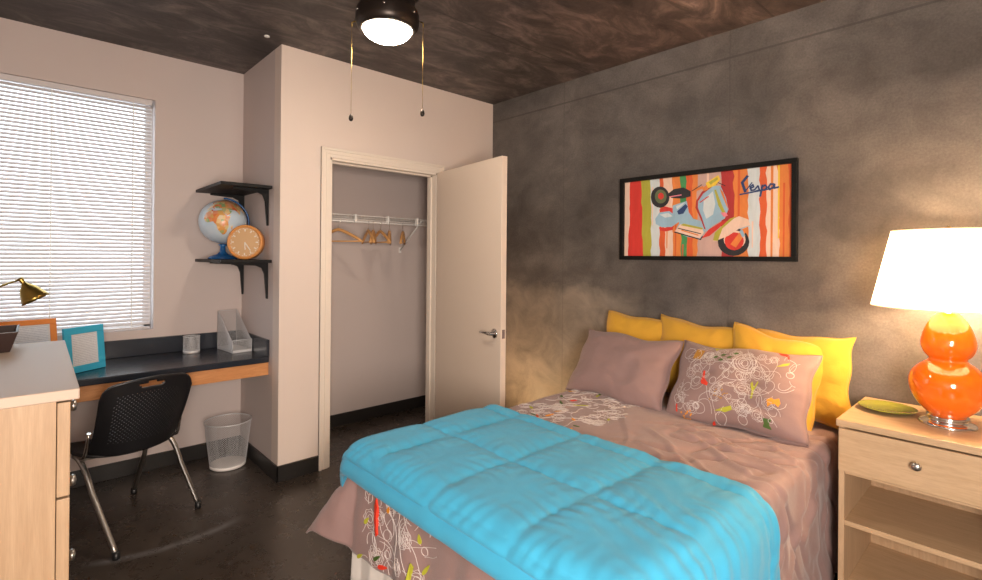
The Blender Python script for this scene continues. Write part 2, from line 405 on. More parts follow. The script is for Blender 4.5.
# ================================================================= wall shelves with brackets
m_shelf = mat('black_shelf', (.006, .006, .007), .5, spec=.25)
def wall_shelf(z, lab):
    t = thing('wall_shelf', lab, 'shelf', (-.43, YC, z), 0, 'black wall shelves in the desk corner')
    obj('board', box(XW+.002, YC-.305, z-.019, -.13, YC-.001, z), m_shelf, t, world=True, bevel=.002)
    for x in (-.70, -.205):
        bm = bmesh.new(); w_ = .010
        zt = z-.0195
        prof = [(YC-.001, zt), (YC-.22, zt), (YC-.22, zt-.012), (YC-.075, zt-.018), (YC-.038, zt-.035), (YC-.022, zt-.075), (YC-.009, zt-.235), (YC-.001, zt-.235)]
        A = [bm.verts.new((x-w_, a_, b_)) for a_, b_ in prof]; B = [bm.verts.new((x+w_, a_, b_)) for a_, b_ in prof]
        bm.faces.new(A); bm.faces.new(B[::-1])
        for i in range(len(prof)):
            j = (i+1) % len(prof); bm.faces.new((A[i], B[i], B[j], A[j]))
        obj('bracket', bm, m_shelf, t, world=True)
wall_shelf(1.865, 'upper black wall shelf, empty, above the globe')
wall_shelf(1.387, 'lower black wall shelf carrying the globe and round clock')

# globe
def globe_mats():
    m = mat('globe_sea', (.55, .66, .76), .25); v = coords(m)
    setin(m, 'Base Color', ramp(m, noise_n(m, v, 6, 3), [(.3, (.46, .58, .70)), (.7, (.66, .74, .80))]))
    l = mat('globe_land', (.6, .3, .15), .3); v = coords(l)
    vo = nd(l, 'ShaderNodeTexVoronoi'); vo.inputs['Scale'].default_value = 42; lk(l, v, vo.inputs['Vector'])
    hs = nd(l, 'ShaderNodeSeparateColor'); lk(l, vo.outputs['Color'], hs.inputs[0])
    setin(l, 'Base Color', ramp(l, hs.outputs[0], [(0, (.62, .10, .05)), (.25, (.75, .36, .10)), (.45, (.25, .42, .20)), (.6, (.80, .60, .30)), (.8, (.70, .22, .10)), (1, (.8, .7, .5))]))
    return m, l
gs, gl = globe_mats()
m_blue = mat('blue_plastic', (.012, .10, .30), .25)
GC = Vector((-.565, -1.985, 1.642)); GR = .148
g = thing('globe', 'desk globe with orange and green lands on a blue stand', 'globe', (GC.x, GC.y, 1.388))
bm = bmesh.new(); bmesh.ops.create_uvsphere(bm, u_segments=48, v_segments=28, radius=GR, matrix=Matrix.Translation(GC))
gb = obj('ball', bm, gs, g, smooth=True, world=True)
africa = [(-17,15),(-16,21),(-9,32),(-2,35),(10,37),(11,33),(20,31),(25,32),(33,31),(37,22),(43,11),(51,12),(47,4),(41,-3),(40,-15),(35,-22),(32,-28),(26,-34),(19,-34),(14,-22),(12,-14),(13,-6),(9,1),(8,5),(-4,5),(-8,5),(-13,9)]
eurasia = [(-9,37),(-9,43),(-1,44),(-4,48),(3,51),(8,54),(9,57),(18,55),(24,59),(28,60),(22,64),(18,61),(13,56),(6,58),(6,62),(15,68),(27,71),(42,67),(60,69),(75,72),(100,77),(120,73),(150,71),(160,62),(140,58),(138,50),(128,42),(126,36),(121,38),(121,30),(115,22),(108,19),(106,10),(100,13),(99,5),(95,16),(90,22),(82,15),(78,8),(73,18),(68,24),(57,26),(51,29),(56,24),(59,22),(52,16),(44,13),(38,22),(34,29),(36,36),(28,37),(27,41),(23,38),(19,42),(13,45),(17,40),(15,38),(9,44),(3,42),(-1,37)]
madag = [(44,-16),(50,-14),(48,-24),(45,-25)]
def land(bm, pts, lon0, tilt):
    cen = (sum(p[0] for p in pts)/len(pts), sum(p[1] for p in pts)/len(pts))
    poly = []
    for i, p in enumerate(pts):
        q = pts[(i+1) % len(pts)]
        poly += [p, ((p[0]+q[0])/2, (p[1]+q[1])/2)]
    tmp = bmesh.new(); vs = [tmp.verts.new((a_, b_, 0)) for a_, b_ in poly]; tmp.faces.new(vs)
    bmesh.ops.triangulate(tmp, faces=tmp.faces)
    for _ in range(3): bmesh.ops.subdivide_edges(tmp, edges=[e for e in tmp.edges if e.calc_length() > 5], cuts=1); bmesh.ops.triangulate(tmp, faces=tmp.faces)
    rot = Matrix.Rotation(tilt, 3, Vector((cos(lon0), sin(lon0), 0)))
    mp = {}
    for v in tmp.verts:
        lo, la = R(v.co.x-38)+lon0, R(v.co.y)
        mp[v] = bm.verts.new(GC + rot @ (Vector((cos(la)*cos(lo), cos(la)*sin(lo), sin(la)))*(GR+.0012)))
    for f in tmp.faces: bm.faces.new([mp[v] for v in f.verts]).smooth = True
    tmp.free()
bm = bmesh.new(); l0 = math.atan2(CY-GC.y, CX-GC.x)+R(8)
for P_ in (africa, eurasia, madag): land(bm, P_, l0, R(14))
obj('lands', bm, gl, gb, world=True)
bm = bmesh.new(); ax = Vector((cos(l0+R(90)), sin(l0+R(90)), 0))
pts = []
for k in range(25):
    a_ = R(-75)+R(150)*k/24; pts.append(GC + (ax*cos(a_+R(14)) + Vector((0, 0, 1))*sin(a_+R(14)))*(GR+.014))
for p in pts: pass
tube(bm, pts, .006, 8)
obj('meridian_arm', bm, m_blue, g, world=True)
bm = bmesh.new(); lathe(bm, [(0, .0), (.088, 0), (.092, .006), (.078, .018), (.035, .034), (.018, .052), (.016, .085), (.03, .100), (0, .104)], 32, (GC.x, GC.y, 1.388))
obj('stand', bm, m_blue, g, world=True)

# round clock leaning in front of the globe
m_cork = wood_mat('clock_case_wood', (.55, .22, .06), (.70, .32, .10), rough=.4, sc=(4, 4, 4))
m_face = cloth_mat('clock_face_tan', (.62, .40, .22), .7, 0, 300, .1)
m_dot = mat('pale_marks', (.75, .70, .62), .5)
CC = Vector((-.285, -1.925, 1.387+.1135))
ck = thing('clock', 'round wooden clock with a tan face standing before the globe', 'clock', (CC.x, CC.y, 1.387))
q3 = (Vector((cos(R(-40)), sin(R(-40)), .03)).normalized()).to_track_quat('Z', 'Y').to_matrix()
bm = bmesh.new(); lathe(bm, [(0, -.055), (.098, -.055), (.108, -.045), (.113, 0), (.113, .012), (.108, .018), (.100, .018), (.096, .008), (0, .008)], 48, CC, q3)
obj('case', bm, m_cork, ck, world=True)
bm = bmesh.new(); lathe(bm, [(0, .0095), (.0955, .0095)], 40, CC, q3, cap=False)
obj('face', bm, m_face, ck, world=True)
bm = bmesh.new()
for k in range(12):
    a_ = R(30*k); obox(bm, CC+q3@Vector((cos(a_)*.078, sin(a_)*.078, .0112)), (.008, .0035, .0012), q3@Matrix.Rotation(a_, 3, 'Z'))
for k in range(24):
    a_ = R(15*k+7); obox(bm, CC+q3@Vector((cos(a_)*.088, sin(a_)*.088, .0112)), (.0025, .0025, .001), q3@Matrix.Rotation(a_, 3, 'Z'))
obj('hour_marks', bm, m_dot, ck, world=True)
bm = bmesh.new()
for a_, L_ in ((R(-85), .05), (R(-55), .066)):
    obox(bm, CC+q3@Vector((cos(a_)*L_/2, sin(a_)*L_/2, .0135)), (L_/2, .003, .0012), q3@Matrix.Rotation(a_, 3, 'Z'))
obj('hands', bm, m_dot, ck, world=True)

# ================================================================= wire mesh desk things and basket
m_mesh = mat('silver_white_mesh', (.72, .72, .74), .35, .3)
def mesh_wall(bm, f, nu, nv, wd, closed=True):
    """diagonal wire lattice over the surface f(u, v); wires are thin ribbons with a little depth"""
    def rib(a, b):
        a, b = Vector(a), Vector(b); t = (b-a); L_ = t.length
        if L_ < 1e-6: return
        tube(bm, [a, b], wd, 3, cap=False)
    for i in range(nu):
        for j in range(nv):
            u0, u1, v0, v1 = i/nu, (i+1)/nu, j/nv, (j+1)/nv
            rib(f(u0, v0), f(u1, v1)); rib(f(u1, v0), f(u0, v1))
BCX, BCY = -.475, -1.965
bk = thing('waste_basket', 'white wire mesh waste basket on the floor in the corner by the closet wall', 'basket', (BCX, BCY, 0))
def cone(u, v, r0=.108, r1=.142, h=.305): 
    r = r0+(r1-r0)*v; a_ = 2*pi*u; return (BCX+r*cos(a_), BCY+r*sin(a_), .012+(h-.012)*v)
bm = bmesh.new(); mesh_wall(bm, cone, 60, 22, .0008)
obj('mesh_side', bm, m_mesh, bk, world=True)
bm = bmesh.new(); lathe(bm, [(0, .001), (.104, .001), (.110, .006), (.110, .022), (.106, .024), (0, .016)], 40, (BCX, BCY, 0))
obj('solid_base', bm, mat('white_enamel', (.9, .85, .82), .4), bk, world=True)
bm = bmesh.new(); tube(bm, [(BCX+.142*cos(2*pi*k/40), BCY+.142*sin(2*pi*k/40), .305) for k in range(41)], .0038, 6, cap=False)
obj('rim', bm, m_mesh, bk, world=True)

PX, PY, PZ = -.625, -2.155, .7603
pc = thing('pencil_cup', 'empty round wire mesh pencil cup on the black desk', 'cup', (PX, PY, PZ))
bm = bmesh.new(); mesh_wall(bm, lambda u, v: (PX+.048*cos(2*pi*u), PY+.048*sin(2*pi*u), PZ+.016+.094*v), 36, 12, .0009)
obj('mesh_side', bm, m_mesh, pc, world=True)
bm = bmesh.new(); lathe(bm, [(0, .0), (.049, 0), (.050, .018), (.047, .018), (0, .004)], 32, (PX, PY, PZ)); obj('solid_base', bm, m_mesh, pc, world=True)
bm = bmesh.new(); tube(bm, [(PX+.048*cos(2*pi*k/32), PY+.048*sin(2*pi*k/32), PZ+.110) for k in range(33)], .0025, 6, cap=False); obj('rim', bm, m_mesh, pc, world=True)

fo = thing('magazine_file', 'silver wire mesh magazine file with slanted sides in the desk corner', 'file holder', (-.665, -1.985, .7603), R(5.5))
FL, FW, HT, HF = .255, .125, .265, .085
bm = bmesh.new()
def hh(t): return HF if t > .93 else HT+(HF-HT)*max(0, (t-.02))/.91
for y in (0, FW): mesh_wall(bm, lambda u, v, y=y: (FL*u, y, .018+(hh(u)-.018)*v), 26, 22, .0008)
mesh_wall(bm, lambda u, v: (0, FW*u, .018+(HT-.018)*v), 12, 24, .0008); mesh_wall(bm, lambda u, v: (FL, FW*u, .018+(HF-.018)*v), 12, 7, .0008)
obj('mesh_side', bm, m_mesh, fo)
bm = bmesh.new()
for y in (0, FW):
    tube(bm, [(0, y, .0), (0, y, HT), (.005, y, HT), (.93*FL, y, HF), (FL, y, HF), (FL, y, 0)], .0022, 6)
for x, z in ((0, HT), (FL, HF)): tube(bm, [(x, 0, z), (x, FW, z)], .0022, 6)
obj('rim', bm, m_mesh, fo)
bm = bmesh.new(); bx(bm, 0, 0, 0.0005, FL, FW, .018); obj('tray_base', bm, m_mesh, fo, bevel=.002)

# ================================================================= photo frames on the desk
m_mat_w = mat('white_mat_board', (.80, .80, .80), .7)
def photo_mat():
    m = mat('grey_script_print', (.6, .6, .62), .5); v = coords(m)
    wv = nd(m, 'ShaderNodeTexWave'); wv.bands_direction = 'Z'; wv.inputs['Scale'].default_value = 34; wv.inputs['Distortion'].default_value = 3; wv.inputs['Detail'].default_value = 4; wv.inputs['Detail Scale'].default_value = 6
    lk(m, v, wv.inputs['Vector'])
    setin(m, 'Base Color', ramp(m, wv.outputs['Fac'], [(.25, (.66, .68, .74)), (.6, (.90, .92, .96))])); return m
m_photo = photo_mat()
def photo_frame(lab, loc, rz, W, Hh, fwid, lean, col, grp=None):
    """faces local +X, bottom centre at the origin, leans back toward -X"""
    t = thing('photo_frame', lab, 'picture frame', loc, rz)
    rot = Matrix.Rotation(-lean, 3, 'Y')
    def put(bm):
        for v in bm.verts: v.co = rot @ v.co + Vector((0, 0, .016*sin(lean)))
        return bm
    bm = bmesh.new(); T = .016
    for q in ((-T, -W/2, 0, 0, W/2, fwid), (-T, -W/2, Hh-fwid, 0, W/2, Hh), (-T, -W/2, fwid, 0, -W/2+fwid, Hh-fwid), (-T, W/2-fwid, fwid, 0, W/2, Hh-fwid)): bx(bm, *q)
    obj('frame_border', put(bm), col, t, bevel=.002)
    obj('mat_board', put(box(-T+.001, -W/2+fwid-.001, fwid-.001, -.005, W/2-fwid+.001, Hh-fwid+.001)), m_mat_w, t)
    obj('print', put(box(-.0049, -W/2+fwid+.008, fwid+.008, -.0042, W/2-fwid-.008, Hh-fwid-.008)), m_photo, t)
    bm = bmesh.new(); zt = Hh*.62; p = rot @ Vector((-T, 0, zt)); b = Vector((p.x-Hh*.28, 0, .001))
    A = [Vector((p.x, -.02, p.z)), Vector((p.x, .02, p.z)), Vector((b.x, .03, b.z)), Vector((b.x, -.03, b.z))]
    lo = [bm.verts.new(a_) for a_ in A]; hi = [bm.verts.new(a_-Vector((.003, 0, 0))) for a_ in A]
    bm.faces.new(lo); bm.faces.new(hi[::-1])
    for i in range(4): bm.faces.new((lo[i], hi[i], hi[(i+1) % 4], lo[(i+1) % 4]))
    obj('easel_leg', bm, mat('frame_back', (.05, .05, .05), .6), t)
    return t
m_fblue = mat('turquoise_lacquer', (.05, .50, .76), .35); m_forange = mat('orange_lacquer', (.88, .27, .04), .35)
photo_frame('turquoise blue photo frame standing on the black desk', (-.449+.066, -2.631-.091, .7605), R(36), .225, .250, .038, R(5), m_fblue)
photo_frame('orange photo frame standing behind the dresser, left of the blue frame', (-.57, -2.955, .7605), R(10), .25, .285, .030, R(15), m_forange)
photo_frame('orange photo frame cut by the left edge of the picture', (-.50, -3.200, .7605), R(10), .25, .275, .030, R(12), m_forange)

# ================================================================= brass desk lamp
m_brass = mat('antique_brass', (.40, .27, .07), .28, 1.0)
dl = thing('desk_lamp', 'brass desk lamp with a flared shade over the orange frame', 'lamp', (-.28, -3.36, .7603))
bm = bmesh.new(); lathe(bm, [(0, 0), (.085, 0), (.085, .008), (.06, .018), (.012, .026), (0, .026)], 32, (-.28, -3.36, .7603)); obj('lamp_base', bm, m_brass, dl, world=True)
J = Vector((-.50, -2.998, 1.275))
bm = bmesh.new(); tube(bm, [(-.28, -3.36, .785), (-.30, -3.38, .98), (-.36, -3.33, 1.13), (-.45, -3.12, 1.225), J-Vector((0, .01, .003))], .006, 8); obj('arm', bm, m_brass, dl, world=True)
dv = Vector((.02, .47, -.85)).normalized(); q3 = dv.to_track_quat('Z', 'Y').to_matrix()
bm = bmesh.new(); lathe(bm, [(0, -.012), (.010, -.010), (.013, 0), (.010, .012), (.011, .022), (.017, .034), (.034, .050), (.046, .075), (.058, .108), (.066, .128), (.0645, .128), (.056, .107), (.044, .075), (.032, .052), (.012, .037), (0, .036)], 40, J, q3)
obj('lamp_shade', bm, m_brass, dl, world=True)
bm = bmesh.new(); lathe(bm, [(0, .04), (.02, .05), (.026, .075), (.02, .098), (0, .106)], 20, J, q3); obj('bulb', bm, mat('frosted_bulb', (.9, .9, .88), .3), dl, world=True)
# ================================================================= dresser
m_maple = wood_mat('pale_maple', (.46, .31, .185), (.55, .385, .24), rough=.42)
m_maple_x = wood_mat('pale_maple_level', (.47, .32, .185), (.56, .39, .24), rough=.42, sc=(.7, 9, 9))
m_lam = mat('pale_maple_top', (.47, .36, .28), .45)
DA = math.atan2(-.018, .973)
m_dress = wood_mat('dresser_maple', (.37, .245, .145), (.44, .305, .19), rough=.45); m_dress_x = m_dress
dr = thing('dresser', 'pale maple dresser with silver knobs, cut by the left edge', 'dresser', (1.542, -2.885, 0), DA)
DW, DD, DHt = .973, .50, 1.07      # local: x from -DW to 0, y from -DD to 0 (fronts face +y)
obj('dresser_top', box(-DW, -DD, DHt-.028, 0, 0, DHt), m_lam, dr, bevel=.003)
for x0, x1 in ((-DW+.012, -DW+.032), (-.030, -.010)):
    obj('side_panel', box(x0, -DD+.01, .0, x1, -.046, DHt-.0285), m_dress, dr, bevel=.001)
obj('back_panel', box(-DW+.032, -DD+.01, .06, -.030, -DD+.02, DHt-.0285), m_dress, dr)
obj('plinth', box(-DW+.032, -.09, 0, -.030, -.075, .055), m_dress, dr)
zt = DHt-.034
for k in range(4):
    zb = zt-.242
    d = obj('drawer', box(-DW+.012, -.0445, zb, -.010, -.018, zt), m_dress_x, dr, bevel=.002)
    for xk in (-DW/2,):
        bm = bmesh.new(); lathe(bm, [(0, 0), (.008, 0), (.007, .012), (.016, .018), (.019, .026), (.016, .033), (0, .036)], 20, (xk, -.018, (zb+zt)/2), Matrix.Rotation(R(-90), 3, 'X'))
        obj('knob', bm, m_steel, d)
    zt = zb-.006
# dark flared tray on the dresser
m_dark = mat('dark_brown_leather', (.030, .014, .012), .4)
tr = thing('flared_tray', 'dark brown flared tray on the dresser top at the left edge', 'tray', (.735, -3.150, 1.0703), DA)
bm = bmesh.new()
def fl(z, e): return [(-.16-e, -.13-e, z), (.04+e, -.13-e, z), (.04+e, .125+e, z), (-.16-e, .125+e, z)]
L0 = [bm.verts.new(p) for p in fl(0, 0)]; L1 = [bm.verts.new(p) for p in fl(.072, .022)]; L2 = [bm.verts.new(p) for p in fl(.072, .014)]; L3 = [bm.verts.new(p) for p in fl(.008, -.008)]
bm.faces.new(L0[::-1]); bm.faces.new(L3)
for A, B in ((L0, L1), (L1, L2), (L2, L3)):
    for i in range(4): bm.faces.new((A[i], A[(i+1) % 4], B[(i+1) % 4], B[i]))
obj('tray_shell', bm, m_dark, tr, bevel=.002)

# ================================================================= chair
m_shell = mat('black_shell_plastic', (.010, .010, .012), .36)
FDIR = R(194); FO = Vector((-.01, -2.605, 0))
ch = thing('desk_chair', 'black perforated plastic chair with silver tube legs at the desk', 'chair', FO, FDIR)
# local: +x forward (to the desk), +y is the photo's left
def loc2(x, y):
    d = Matrix.Rotation(-FDIR, 3, 'Z') @ (Vector((x, y, 0))-FO); return d.x, d.y
def back_pt(u, v):
    """u 0..1 across, v 0..1 up"""
    hw = .192+.012*v; k = abs(u-.5)*2; y = (u-.5)*2*hw
    zt = .828-.030*k*k; cr = .055; e = abs(y)-(hw-cr)
    if e > 0: zt -= cr-sqrt(max(0, cr*cr-min(e, cr)**2))
    zb = .438+.028*k**3; z = zb+(zt-zb)*v
    x = -.205-.135*v-.012*sin(pi*v)+.070*k**2.2*(1-.30*v)
    return Vector((x, y, z))
bm = bmesh.new(); NU, NV = 44, 40
vv = {}
def gv(i, j):
    if (i, j) not in vv: vv[(i, j)] = bm.verts.new(back_pt(i/NU, j/NV))
    return vv[(i, j)]
for i in range(NU):
    for j in range(NV):
        u, v = (i+.5)/NU, (j+.5)/NV
        if ((u-.5)/.13)**2+((v-.905)/.036)**2 < 1: continue
        A = [gv(i, j), gv(i+1, j), gv(i+1, j+1), gv(i, j+1)]
        if abs(u-.5) < .37-.09*max(0, (v-.5)) and .18 < v < .82 and (i+j) % 2 == 0:
            c0 = back_pt(u, v); B = []
            for q in A: B.append(bm.verts.new(c0+(q.co-c0)*.5))
            for k in range(4): bm.faces.new((A[k], A[(k+1) % 4], B[(k+1) % 4], B[k])).smooth = True
        else: bm.faces.new(A).smooth = True
bk_ = obj('backrest', bm, m_shell, ch)
so = bk_.modifiers.new('thick', 'SOLIDIFY'); so.thickness = .006; so.offset = 0
def seat_pt(u, v):
    x = -.205+.435*v; k = abs(u-.5)*2; hw = (.198+.014*sin(pi*v))*(1-.10*max(0, (v-.75)*4)**2)
    y = (u-.5)*2*hw; x += .070*k**2.2*max(0, 1-v*2.2)
    z = .452-.018*sin(pi*v)*(1-k*.5)-.035*smoothstep(.82, 1, v)+.014*k**3
    return Vector((x, y, z))
bm = bmesh.new(); grid(bm, seat_pt, 24, 22)
st_ = obj('seat', bm, m_shell, ch); so = st_.modifiers.new('thick', 'SOLIDIFY'); so.thickness = .016; so.offset = -1
b = st_.modifiers.new('bevel', 'BEVEL'); b.width = .005; b.segments = 2; b.limit_method = 'ANGLE'
FEET = {'A': loc2(.325, -2.664), 'B': loc2(.034, -2.259), 'C': loc2(-.406, -2.496), 'D': loc2(-.115, -2.90)}
tops = {'A': (.02, .195), 'B': (-.04, -.195), 'C': (.10, -.185), 'D': (.09, .19)}
for k_ in 'ABCD':
    fx, fy = FEET[k_]; tx, ty = tops[k_]
    m1 = (tx+(fx-tx)*.42, ty+(fy-ty)*.45)
    p = arc((tx, ty, .424), (tx+(fx-tx)*.22, ty+(fy-ty)*.22, .418), (m1[0], m1[1], .27), 8)+arc((m1[0], m1[1], .27), (tx+(fx-tx)*.72, ty+(fy-ty)*.74, .14), (fx, fy, .022), 8)[1:]
    obj('leg', tube(bmesh.new(), p, .0125, 10), m_steel, ch)
    bm = bmesh.new(); lathe(bm, [(0, 0), (.015, 0), (.017, .008), (.016, .036), (0, .036)], 14, (fx, fy, 0)); obj('foot_cap', bm, m_black, ch)
for s in (-1, 1):
    p = arc((.03, s*.193, .434), (-.09, s*.203, .430), (-.135, s*.206, .455), 7)+arc((-.135, s*.206, .455), (-.160, s*.204, .50), (-.178, s*.203, .575), 5)[1:]
    obj('back_support', tube(bmesh.new(), p, .0085, 8), m_chrome, ch)
bm = bmesh.new(); tube(bm, [(.06, -.19, .418), (.06, .19, .418)], .010, 8)
obj('cross_bar', bm, m_steel, ch)
bm = bmesh.new(); tube(bm, [(-.05, -.195, .418), (-.05, .195, .418)], .010, 8)
obj('cross_bar', bm, m_steel, ch)

# ================================================================= bed
BX0, BX1, BY0, BY1 = 1.25, 2.60, -1.935, -.03
m_sheet = cloth_mat('white_cotton', (.78, .74, .70)); m_matt = cloth_mat('mattress_ticking', (.7, .68, .65))
m_mauve = cloth_mat('mauve_sateen', (.275, .178, .168), .62, .25, 900, .05, .45)
m_aqua = cloth_mat('aqua_microfibre', (.046, .36, .585), .70, .15, 900, .03, .30)
m_yel = cloth_mat('mustard_cotton', (.60, .33, .035), .8, .2, 700, .05, .8)
bed = thing('bed', 'full size bed with white skirt against the concrete wall', 'bed', ((BX0+BX1)/2, (BY0+BY1)/2, 0))
obj('box_spring', box(BX0+.02, BY0+.02, .17, BX1-.02, BY1, .36), m_matt, bed, world=True, bevel=.02)
obj('mattress', box(BX0+.005, BY0+.005, .361, BX1-.02, BY1, .582), m_matt, bed, world=True, bevel=.05, seg=4)
for x in (BX0+.08, BX1-.08):
    for y in (BY0+.10, BY1-.08):
        obj('leg', tube(bmesh.new(), [(x, y, 0), (x, y, .17)], .022, 10), m_black, bed, world=True)
# skirt: a pleated wall of cloth round foot and sides
bm = bmesh.new(); path = []
def sk(x, y, nx, ny): path.append((x, y, nx, ny))
n = 60
for i in range(n+1): sk(BX1+.004, BY1+(BY0-BY1)*i/n, 1, 0)
for i in range(1, 7): a_ = -pi/2*i/7; sk(BX1+.004*cos(a_), BY0+.004*sin(a_), cos(a_), sin(a_))
for i in range(n+1): sk(BX1+(BX0-BX1)*i/n, BY0-.004, 0, -1)
for i in range(1, 7): a_ = -pi/2-pi/2*i/7; sk(BX0+.004*cos(a_), BY0+.004*sin(a_), cos(a_), sin(a_))
for i in range(n+1): sk(BX0-.004, BY0+(BY1-BY0)*i/n, -1, 0)
rows = []
for j in range(10):
    f = j/9; row = []
    for i, (x, y, nx, ny) in enumerate(path):
        wv = .010*sin(i*.9)+.006*sin(i*2.3+1)
        off = f*(.010+wv*.8) if not (i < n+1) else -.03+f*.006*sin(i*.9)
        
        row.append(bm.verts.new((x+nx*off, y+ny*off, .40-.375*f)))
    rows.append(row)
for A, B in zip(rows, rows[1:]):
    for i in range(len(A)-1): bm.faces.new((A[i], A[i+1], B[i+1], B[i])).smooth = True
o = obj('bed_skirt', bm, m_sheet, bed, world=True); so = o.modifiers.new('thick', 'SOLIDIFY'); so.thickness = .003; so.offset = 1

# drape: cloth coordinates (s, t) in metres laid over the mattress rectangle
def drape(s, t, rect, z0, r, flare=.10, corner=.45, seed=0.0, wav=.018, cshort=.26):
    x0, x1, y0, y1 = rect
    cx = min(max(s, x0+r), x1-r); cy = min(max(t, y0+r), y1)
    ex, ey = s-cx, t-cy
    d = sqrt(ex*ex+ey*ey)
    if d < 1e-9: return Vector((s, t, z0))
    nx, ny = ex/d, ey/d
    diag = (2*abs(nx*ny))**1.5
    L = r*pi/2
    if d < L:
        a_ = d/r; return Vector((cx+nx*r*sin(a_), cy+ny*r*sin(a_), z0-r*(1-cos(a_))))
    rest = d-L; fl_ = flare+corner*diag
    if nx > .7: fl_ = flare*.3+corner*diag*.5
    k = smoothstep(0, .25, rest)*(1-min(1, diag*1.6)); rest *= 1-cshort*diag
    along = cy+.4*ny if abs(nx) > abs(ny) else cx+.4*nx
    wv = wav*(sin(along*19+seed)+.6*sin(along*33+2*seed+1))*k
    if nx > .7: wv *= .55
    out = r+rest*fl_+wv
    return Vector((cx+nx*out, cy+ny*out, z0-r-rest*sqrt(max(.05, 1-fl_*fl_))))
def nz(x, y, sc, seed): return noise.noise(Vector((x*sc, y*sc, seed)))
rectD = (BX0-.005, BX1+.012, BY0-.012, BY1)
RIDGES = [(1.98, -.62, 2.45, -.80, .016, .016), (2.05, -.70, 2.60, -1.02, .018, .015), (2.12, -.62, 2.62, -.86, .012, .012), (1.95, -.78, 2.35, -1.10, .013, .014), (2.20, -.95, 2.62, -1.22, .014, .014),
          (2.00, -.98, 2.40, -1.20, .010, .012), (1.80, -.72, 2.05, -1.12, .010, .012), (2.45, -.60, 2.62, -.78, .012, .012), (2.30, -.56, 2.55, -.66, .010, .010),
          (2.62, -.55, 2.90, -.75, .014, .022), (2.64, -.75, 3.0, -.95, .016, .022), (2.62, -.95, 3.0, -1.10, .015, .022), (2.60, -.40, 2.95, -.48, .012, .018), (2.60, -.66, 2.85, -.84, .010, .016)]
def duvet_pt(s, t, off=0.0):
    def P(s, t):
        p = drape(s, t, rectD, .606, .055, .07, .52, 1.0, .012)
        q = nz(s*.8, t, 5, 3)*.010+nz(s, t*.6, 13, 7)*.005
        # long soft creases running across toward the right side of the bed
        cr = abs(nz(s*.55+t*.25, t*1.3-s*.6, 6.0, 21)); q += -.016*max(0, 1-cr*5)*smoothstep(1.8, 2.2, s)
        for (a0, b0, a1, b1, hh_, ww) in RIDGES:
            L2 = (a1-a0)**2+(b1-b0)**2; f = ((s-a0)*(a1-a0)+(t-b0)*(b1-b0))/L2
            if -.1 < f < 1.1:
                d_ = ((s-a0)*(b1-b0)-(t-b0)*(a1-a0))/sqrt(L2)+.012*sin(f*7+a0*9)
                q += hh_*math.exp(-(d_/ww)**2)*smoothstep(-.1, .2, f)*(1-smoothstep(.75, 1.1, f))
        return p, q
    p, q = P(s, t); e = .004
    du = P(s+e, t)[0]-p; dv_ = P(s, t+e)[0]-p
    nrm = du.cross(dv_)
    nrm = nrm.normalized() if nrm.length > 1e-9 else Vector((0, 0, 1))
    return p+nrm*(q+off)
S0, S1, T0, T1 = BX0-.38, BX1+.57, BY0-.40, BY1-.01

# embroidery: raised threads that follow a surface function
m_thr = mat('white_thread', (.66, .60, .58), .7); m_tred = mat('red_thread', (.70, .04, .015), .7); m_tlime = mat('lime_thread', (.42, .42, .03), .7)
m_tgrn = mat('dark_green_thread', (.06, .12, .02), .7); m_tor = mat('orange_thread', (.80, .30, .02), .7); m_tbrn = mat('ochre_thread', (.42, .20, .03), .7); m_tblk = mat('dark_thread', (.05, .03, .03), .7)
THR = [m_mauve, m_thr, m_tred, m_tlime, m_tgrn, m_tor, m_tbrn, m_tblk]
def stroke(bm, F, pts, wd, mi=0, off=.0016):
    """ribbon along 2-D points mapped by F(a, b, off)"""
    prev = None
    for i, p in enumerate(pts):
        q = pts[min(i+1, len(pts)-1)]; o_ = pts[max(i-1, 0)]
        dx, dy = q[0]-o_[0], q[1]-o_[1]; l_ = sqrt(dx*dx+dy*dy) or 1
        nx, ny = -dy/l_*wd/2, dx/l_*wd/2
        cur = (bm.verts.new(F(p[0]+nx, p[1]+ny, off)), bm.verts.new(F(p[0]-nx, p[1]-ny, off)))
        if prev: bm.faces.new((prev[0], prev[1], cur[1], cur[0])).material_index = mi+1
        prev = cur
def patch(bm, F, pts, mi, off=.0022):
    c_ = (sum(p[0] for p in pts)/len(pts), sum(p[1] for p in pts)/len(pts))
    vc = bm.verts.new(F(c_[0], c_[1], off)); vs = [bm.verts.new(F(p[0], p[1], off)) for p in pts]
    for i in range(len(vs)): bm.faces.new((vc, vs[i], vs[(i+1) % len(vs)])).material_index = mi+1
def circ(x, y, r, n=16, ph=0, k=0, amp=0): return [(x+(r+amp*cos(k*2*pi*i/n))*cos(2*pi*i/n+ph), y+(r+amp*cos(k*2*pi*i/n))*sin(2*pi*i/n+ph)) for i in range(n+1)]
def leaf(x, y, L, w_, a): 
    pts = []
    for i in range(12):
        q = 2*pi*i/12; lx, ly = L/2*cos(q), w_/2*sin(q)*(1-.5*cos(q)); pts.append((x+lx*cos(a)-ly*sin(a), y+lx*sin(a)+ly*cos(a)))
    return pts
